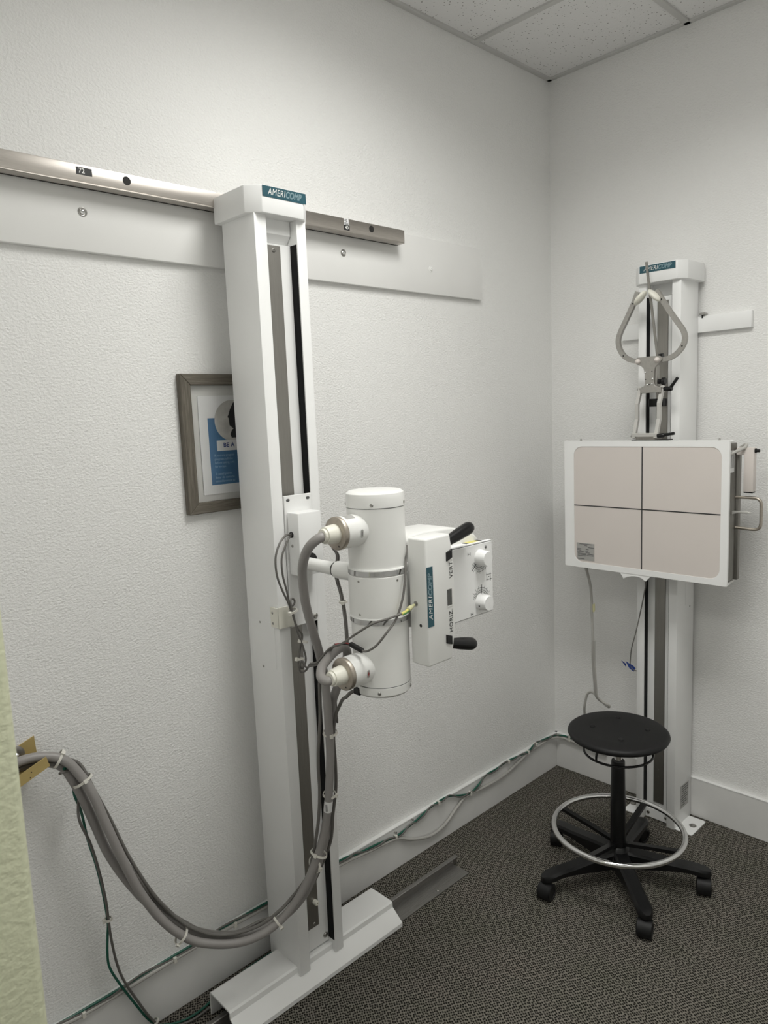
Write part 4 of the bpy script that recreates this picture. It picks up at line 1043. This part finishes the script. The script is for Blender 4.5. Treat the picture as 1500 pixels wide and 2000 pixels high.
def build_receptor_cables():
    pts = [(0.303, -0.240, 1.058), (0.303, -0.225, 1.02), (0.307, -0.2, 0.938), (0.306, -0.19, 0.827), (0.304, -0.18, 0.714), (0.298, -0.17, 0.621), (0.299, -0.16, 0.529), (0.299, -0.15, 0.465), (0.314, -0.14, 0.440), (0.337, -0.13, 0.428), (0.346, -0.12, 0.418), (0.336, -0.11, 0.408), (0.316, -0.11, 0.418), (0.290, -0.11, 0.434), (0.262, -0.1, 0.446), (0.246, -0.1, 0.448), (0.228, -0.1, 0.430), (0.216, -0.1, 0.378), (0.204, -0.08, 0.328), (0.190, -0.04, 0.223), (0.20, -0.033, 0.178), (0.24, -0.031, 0.150)]
    t = cable('receptor_cable', pts, 0.0056, 'palecable', 'pale grey cable hanging from the receptor and knotted above the stool seat', 'cable')
    bm = NB(); tube(bm, [(p[0] + .0095, p[1] - .004, p[2]) for p in pts[4:9]], 0.0042, 6, 10); obj('second_strand', bm, 'palecable', t)
    bm = NB(); lathe(bm, (0.303, -0.236, 1.052), (0.02, .35, -1), [(0, .0085), (.03, .0072), (.034, .006)], 16); obj('strain_relief', bm, 'palecable', t)
    bm = NB(); prism(bm, [(0.312, 0.872), (0.322, 0.877), (0.323, 0.850), (0.318, 0.838), (0.313, 0.842)], 1, -0.196, -0.193); obj('tape_flag', bm, 'lug', t, smooth=False)
    c = cable('switch_cord', [(0.546, -0.195, 1.10), (0.546, -0.2, 1.004), (0.538, -0.2, 0.951), (0.524, -0.205, 0.868), (0.51, -0.21, 0.794), (0.493, -0.21, 0.728), (0.487, -0.21, 0.674), (0.4872, -0.21, 0.652)], 0.0024, 'midcable', 'thin grey cord under the receptor ending in blue tape', 'cord', seg=8)
    def flag(pts, nm='blue_tape', th=.0015):
        bm = NB()
        A = [bm.verts.new(p) for p in pts]; B = [bm.verts.new((p[0], p[1] + th, p[2])) for p in pts]
        bm.faces.new(A[::-1]); bm.faces.new(B)
        for k in range(len(pts)): bm.faces.new((A[k], A[(k + 1) % len(pts)], B[(k + 1) % len(pts)], B[k]))
        obj(nm, bm, 'bluetape', c, smooth=False)
    flag([(0.4505, -0.214, 0.667), (0.459, -0.219, 0.667), (0.4695, -0.212, 0.656), (0.466, -0.206, 0.642)])
    flag([(0.4670, -0.210, 0.667), (0.487, -0.216, 0.662), (0.501, -0.216, 0.658), (0.5105, -0.212, 0.647), (0.500, -0.208, 0.630), (0.482, -0.210, 0.642)])
    bm = NB(); tube(bm, [(0.490, -0.210, 0.650), (0.500, -0.210, 0.640), (0.513, -0.209, 0.637)], 0.0022, 4, 8); obj('cord_end', bm, 'midcable', c)
build_receptor_cables()

# ================================================================== HEAD CLAMP
def build_head_clamp():
    t = thing('head_clamp', 'aluminium head clamp with two curved arms standing on top of the image receptor', 'clamp', (0.58, -0.26, 1.55))
    P = -0.246
    flat = [(-.0082, -.007), (.0082, -.007), (.0082, .007), (-.0082, .007)]
    armL = [(0.530, P, 2.089), (0.522, P, 2.068), (0.514, P, 2.049), (0.484, P, 1.993), (0.462, P, 1.952), (0.4535, P, 1.922), (0.459, P, 1.891), (0.477, P, 1.864), (0.503, P, 1.847), (0.540, P, 1.838)]
    armR = [(0.602, P, 2.085), (0.612, P, 2.067), (0.622, P, 2.050), (0.649, P, 2.008), (0.680, P, 1.963), (0.700, P, 1.933), (0.7065, P, 1.906), (0.699, P, 1.880), (0.678, P, 1.856), (0.650, P, 1.842), (0.612, P, 1.837)]
    for pts, pad0, pad1, holes in ((armL, (0.5255, 2.045), (0.5625, 2.084), (2, 7)), (armR, (0.616, 2.047), (0.578, 2.086), (2, 7))):
        bm = NB(); sweep(bm, spline(pts, 6), flat, up=(0, 1, 0)); a = obj('clamp_arm', bm, 'alu', t, angle=40)
        for h in holes:
            q = pts[h]
            bm = NB(); lathe(bm, (q[0], P - .0069, q[2]), (0, -1, 0), [(0, .003), (.0006, .003), (.0006, 0)], 12); obj('hole', bm, 'dark', a)
        # ear pad: flattened ivory disc facing the middle
        c = Vector(((pad0[0] + pad1[0]) / 2, P - .010, (pad0[1] + pad1[1]) / 2))
        ax = Vector((pad1[0] - pad0[0], 0, pad1[1] - pad0[1])); L = ax.length / 2; ax.normalize()
        nn = Vector((-ax.z, 0, ax.x))
        bm = NB()
        bmesh.ops.create_uvsphere(bm, u_segments=24, v_segments=16, radius=1)
        yv = Vector((0, 1, 0))
        for v in bm.verts:
            k = v.co.copy(); v.co = c + ax * (k.x * (L + .004)) + nn * (k.z * .0112) + yv * (k.y * .020)
        p = obj('ear_pad', bm, 'ivory', a)
    # centre pointer rod
    bm = NB(); sweep(bm, [Vector((0.5545, -0.232, 2.192)), Vector((0.600, -0.232, 1.850)), Vector((0.588, -0.205, 1.690))], [(-.0042, -.0025), (.0042, -.0025), (.0042, .0025), (-.0042, .0025)], up=(0, 1, 0))
    obj('pointer_rod', bm, 'strip', t)
    # Y plate
    pl = [(0.531, 1.829), (0.527, 1.842), (0.535, 1.853), (0.618, 1.853), (0.628, 1.848), (0.627, 1.836), (0.616, 1.824), (0.604, 1.812), (0.600, 1.798), (0.600, 1.757), (0.605, 1.747), (0.626, 1.741), (0.626, 1.722), (0.548, 1.722), (0.546, 1.738), (0.558, 1.744), (0.565, 1.752), (0.564, 1.797), (0.560, 1.812), (0.549, 1.822)]
    bm = NB(); prism(bm, pl, 1, P - .0145, P - .0072, .001, 1); y = obj('yoke_plate', bm, 'alu', t)
    for x, z in ((0.539, 1.838), (0.612, 1.839)):
        bm = NB(); lathe(bm, (x, P - .014, z), (0, -1, 0), [(0, .0095), (.004, .0095), (.0085, .0075), (.011, .004), (.0115, 0)], 24); obj('pivot_pin', bm, 'pink', y)
    for x, z, big in ((0.567, 1.797, 1), (0.593, 1.799, 0), (0.569, 1.772, 0), (0.595, 1.773, 1), (0.575, 1.752, 1), (0.583, 1.753, 0), (0.593, 1.754, 1)):
        bm = NB()
        if big: lathe(bm, (x, P - .0144, z), (0, -1, 0), [(0, .0042), (.002, .0036), (.0035, .0018), (.0038, 0)], 14)
        else: lathe(bm, (x, P - .0144, z), (0, -1, 0), [(0, .0022), (.0004, .0022), (.0004, 0)], 12)
        obj('screw', bm, 'chrome' if big else 'dark', y)
    # backing block and clamp screw
    bm = NB(); box(bm, (0.566, P - .0055, 1.745), (0.606, P + .020, 1.822), .002, 1); obj('backing_block', bm, 'alu', t)
    bm = NB(); lathe(bm, (0.606, P + .012, 1.762), (1, 0, 0), [(0, .009), (.008, .009), (.010, .006), (.014, .006), (.014, .014), (.024, .0145), (.026, .012), (.026, 0)], 10); obj('clamp_knob', bm, 'black', t)
    bm = NB(); lathe(bm, (0.596, P + .020, 1.853), (1, 0, .0), [(0, .006), (.012, .0095), (.022, .0095), (.022, 0)], 14); obj('clamp_knob', bm, 'black', t)
    # two cranked legs
    sq = [(-.006, -.0065), (.006, -.0065), (.006, .0065), (-.006, .0065)]
    for x in (0.5385, 0.6230):
        bm = NB(); sweep(bm, [Vector(q) for q in ((x, -0.236, 1.745), (x, -0.2635, 1.683), (x, -0.2635, 1.627), (x, -0.2885, 1.560))], sq, up=(1, 0, 0)); obj('cranked_leg', bm, 'alulight', t, smooth=False)
    bm = NB(); box(bm, (0.534, -0.247, 1.724), (0.628, -0.230, 1.742), .002, 1); obj('cross_bar', bm, 'alu', t)
    bm = NB(); box(bm, (0.530, -0.294, 1.564), (0.628, -0.284, 1.578), .002, 1); obj('cross_bar', bm, 'alulight', t)
    bm = NB(); box(bm, (0.545, -0.288, 1.553), (0.620, -0.235, 1.566), .001, 1); obj('foot_block', bm, 'stripdark', t)
    bm = NB(); box(bm, (0.527, -0.285, 1.5497), (0.657, -0.225, 1.5535)); obj('foot_plate', bm, 'dark', t, smooth=False)
    for x in (0.5300,):
        for z, yy in ((1.737, -0.239), (1.567, -0.288)):
            bm = NB(); lathe(bm, (x + .003, yy, z), (-1, 0, 0), [(0, .006), (.004, .006), (.006, .004), (.006, 0)], 14); obj('leg_bolt', bm, 'screw', t)
    # two black clamping levers
    for pts in ([(0.628, -0.240, 1.735), (0.652, -0.242, 1.734), (0.661, -0.244, 1.738), (0.684, -0.250, 1.772)], [(0.628, -0.288, 1.567), (0.645, -0.286, 1.569), (0.660, -0.286, 1.572), (0.690, -0.284, 1.576)]):
        p = [Vector(q) for q in pts]
        bm = NB(); d = (p[1] - p[0]).normalized()
        lathe(bm, p[0], d, [(0, .0065), (.004, .0080), ((p[1] - p[0]).length + .004, .0082), ((p[1] - p[0]).length + .009, .006), ((p[1] - p[0]).length + .009, 0)], 16)
        d2 = p[3] - p[1]
        lathe(bm, p[1], d2, [(0, .0065), (d2.length * .5, .0052), (d2.length * .95, .0056), (d2.length, .004), (d2.length, 0)], 14)
        obj('clamp_lever', bm, 'black', t)
    # black stop block on the guide strip
    bm = NB(); box(bm, (0.556, -0.212, 1.672), (0.612, -0.180, 1.701), .002, 1); sb = obj('stop_block', bm, 'black', t)
build_head_clamp()

# ================================================================== STOOL
def build_stool():
    cx, cy = 0.641, -0.591
    t = thing('rolling_stool', 'black round-seat rolling stool with chrome foot ring in the room corner', 'stool', (cx, cy, 0))
    C = Vector((cx, cy, 0))
    bm = NB(); lathe(bm, C, (0, 0, 1), [(.534, 0), (.534, .150), (.536, .160), (.541, .168), (.548, .1715), (.554, .170), (.559, .164), (.5615, .156), (.5615, .10), (.5605, 0)], 72)
    seat = obj('seat', bm, 'satin', t, angle=50)
    for dx, dy in BUTTONS:
        bm = NB(); lathe(bm, C + Vector((dx, dy, .5605)), (0, 0, 1), [(0, .0098), (.0024, .0094), (.0045, .0062), (.0050, 0)], 18); obj('button', bm, 'satin', seat)
    # lift ring lever beneath the seat
    bm = NB(); torus(bm, C + Vector((0, 0, .480)), (0.0, 0.0, 1), .116, .0042, 56, 10); r = obj('lift_ring', bm, 'black', t)
    for a in (20, 140, 260):
        d = Vector((math.cos(math.radians(a)), math.sin(math.radians(a)), 0))
        bm = NB(); tube(bm, [C + d * .116 + Vector((0, 0, .480)), C + d * .110 + Vector((0, 0, .51)), C + d * .08 + Vector((0, 0, .532))], .004, 4, 8); obj('ring_hanger', bm, 'black', r)
    bm = NB(); lathe(bm, C, (0, 0, 1), [(.505, .055), (.534, .070)], 24); obj('seat_mount', bm, 'black', t)
    bm = NB(); lathe(bm, C, (0, 0, 1), [(.42, .0135), (.51, .0135)], 24); obj('gas_piston', bm, 'chrome', t)
    bm = NB(); lathe(bm, C, (0, 0, 1), [(.115, .0265), (.25, .0262), (.443, .0235), (.448, .022), (.448, .0135)], 32, cap1=False); obj('post', bm, 'black', t)
    bm = NB(); lathe(bm, C, (0, 0, 1), [(.052, .045), (.060, .052), (.095, .050), (.112, .042), (.128, .034), (.132, .030), (.132, 0)], 36); obj('hub', bm, 'black', t)
    # foot ring and its five spokes
    RZ, RR = .192, .222
    bm = NB(); torus(bm, C + Vector((0, 0, RZ)), (0, 0, 1), RR, .0095, 96, 18); ring = obj('foot_ring', bm, 'chrome', t, label='chrome tube foot ring')
    for k in range(4):
        a = math.radians(3 + 90 * k)
        d = Vector((math.cos(a), math.sin(a), 0))
        bm = NB()
        sweep(bm, [C + d * .022 + Vector((0, 0, .142)), C + d * .12 + Vector((0, 0, .166)), C + d * .218 + Vector((0, 0, RZ - .004))], [(-.0095, -.006), (.0095, -.006), (.0095, .006), (-.0095, .006)], up=(0, 0, 1)); obj('ring_spoke', bm, 'black', t, smooth=False)
    th0 = -2.0304
    for k in range(5):
        a = th0 + k * 2 * math.pi / 5
        d = Vector((math.cos(a), math.sin(a), 0)); s = Vector((-d.y, d.x, 0))
        # leg: tapering arched beam with rounded end
        prof = [(.030, .058, .118, .027), (.075, .060, .113, .026), (.13, .066, .106, .025), (.19, .072, .098, .0245), (.235, .073, .095, .025), (.262, .069, .091, .0255), (.284, .065, .087, .024), (.300, .063, .083, .017), (.307, .063, .080, .008)]
        bm = NB(); rings = []
        for r_, z0, z1, w in prof:
            q = [(-w, z0), (w, z0), (w, z1 - .008), (w * .72, z1), (-w * .72, z1), (-w, z1 - .008)]
            rings.append([bm.verts.new(C + d * r_ + s * a_ + Vector((0, 0, z_))) for a_, z_ in q])
        for A, B in zip(rings, rings[1:]):
            for i in range(6): bm.faces.new((A[i], A[(i + 1) % 6], B[(i + 1) % 6], B[i]))
        bm.faces.new(rings[0][::-1]); bm.faces.new(rings[-1])
        obj('leg', bm, 'black', t, angle=40)
        # twin wheel caster turned at its own angle
        p = C + d * .283
        yaw = math.radians((-84, -72, -66, -100, -60)[k])
        f = Vector((math.cos(yaw), math.sin(yaw), 0)); sd = Vector((-f.y, f.x, 0))
        wc = p + f * 0.014 + Vector((0, 0, .0290))
        bm = NB(); lathe(bm, wc - sd * .011, sd, [(0, .022), (.022, .022)], 24)
        cyl(bm, p + Vector((0, 0, .030)), p + Vector((0, 0, .070)), .011, seg=14)
        ca = obj('caster', bm, 'black', t)
        for e in (-1, 1):
            bm = NB(); lathe(bm, wc + sd * e * .004, sd * e, [(0, .0285), (.012, .0285), (.018, .0275), (.020, .025), (.020, .020), (.018, .019), (.018, 0)], 28); obj('wheel', bm, 'black', ca)
        # hood over the wheels
        bm = NB(); rows = []
        for i in range(13):
            an = math.radians(-55 + i * 20)
            rows.append([bm.verts.new(wc + f * (math.cos(an) * .0300) + Vector((0, 0, math.sin(an) * .0300)) + sd * e) for e in (-.0215, .0215)])
        for A, B in zip(rows, rows[1:]): bm.faces.new((A[0], A[1], B[1], B[0]))
        obj('hood', bm, 'satin', ca)
BUTTONS = [(-0.049, 0.090), (-0.080, -0.034), (0.077, 0.063), (0.046, -0.066)]
build_stool()
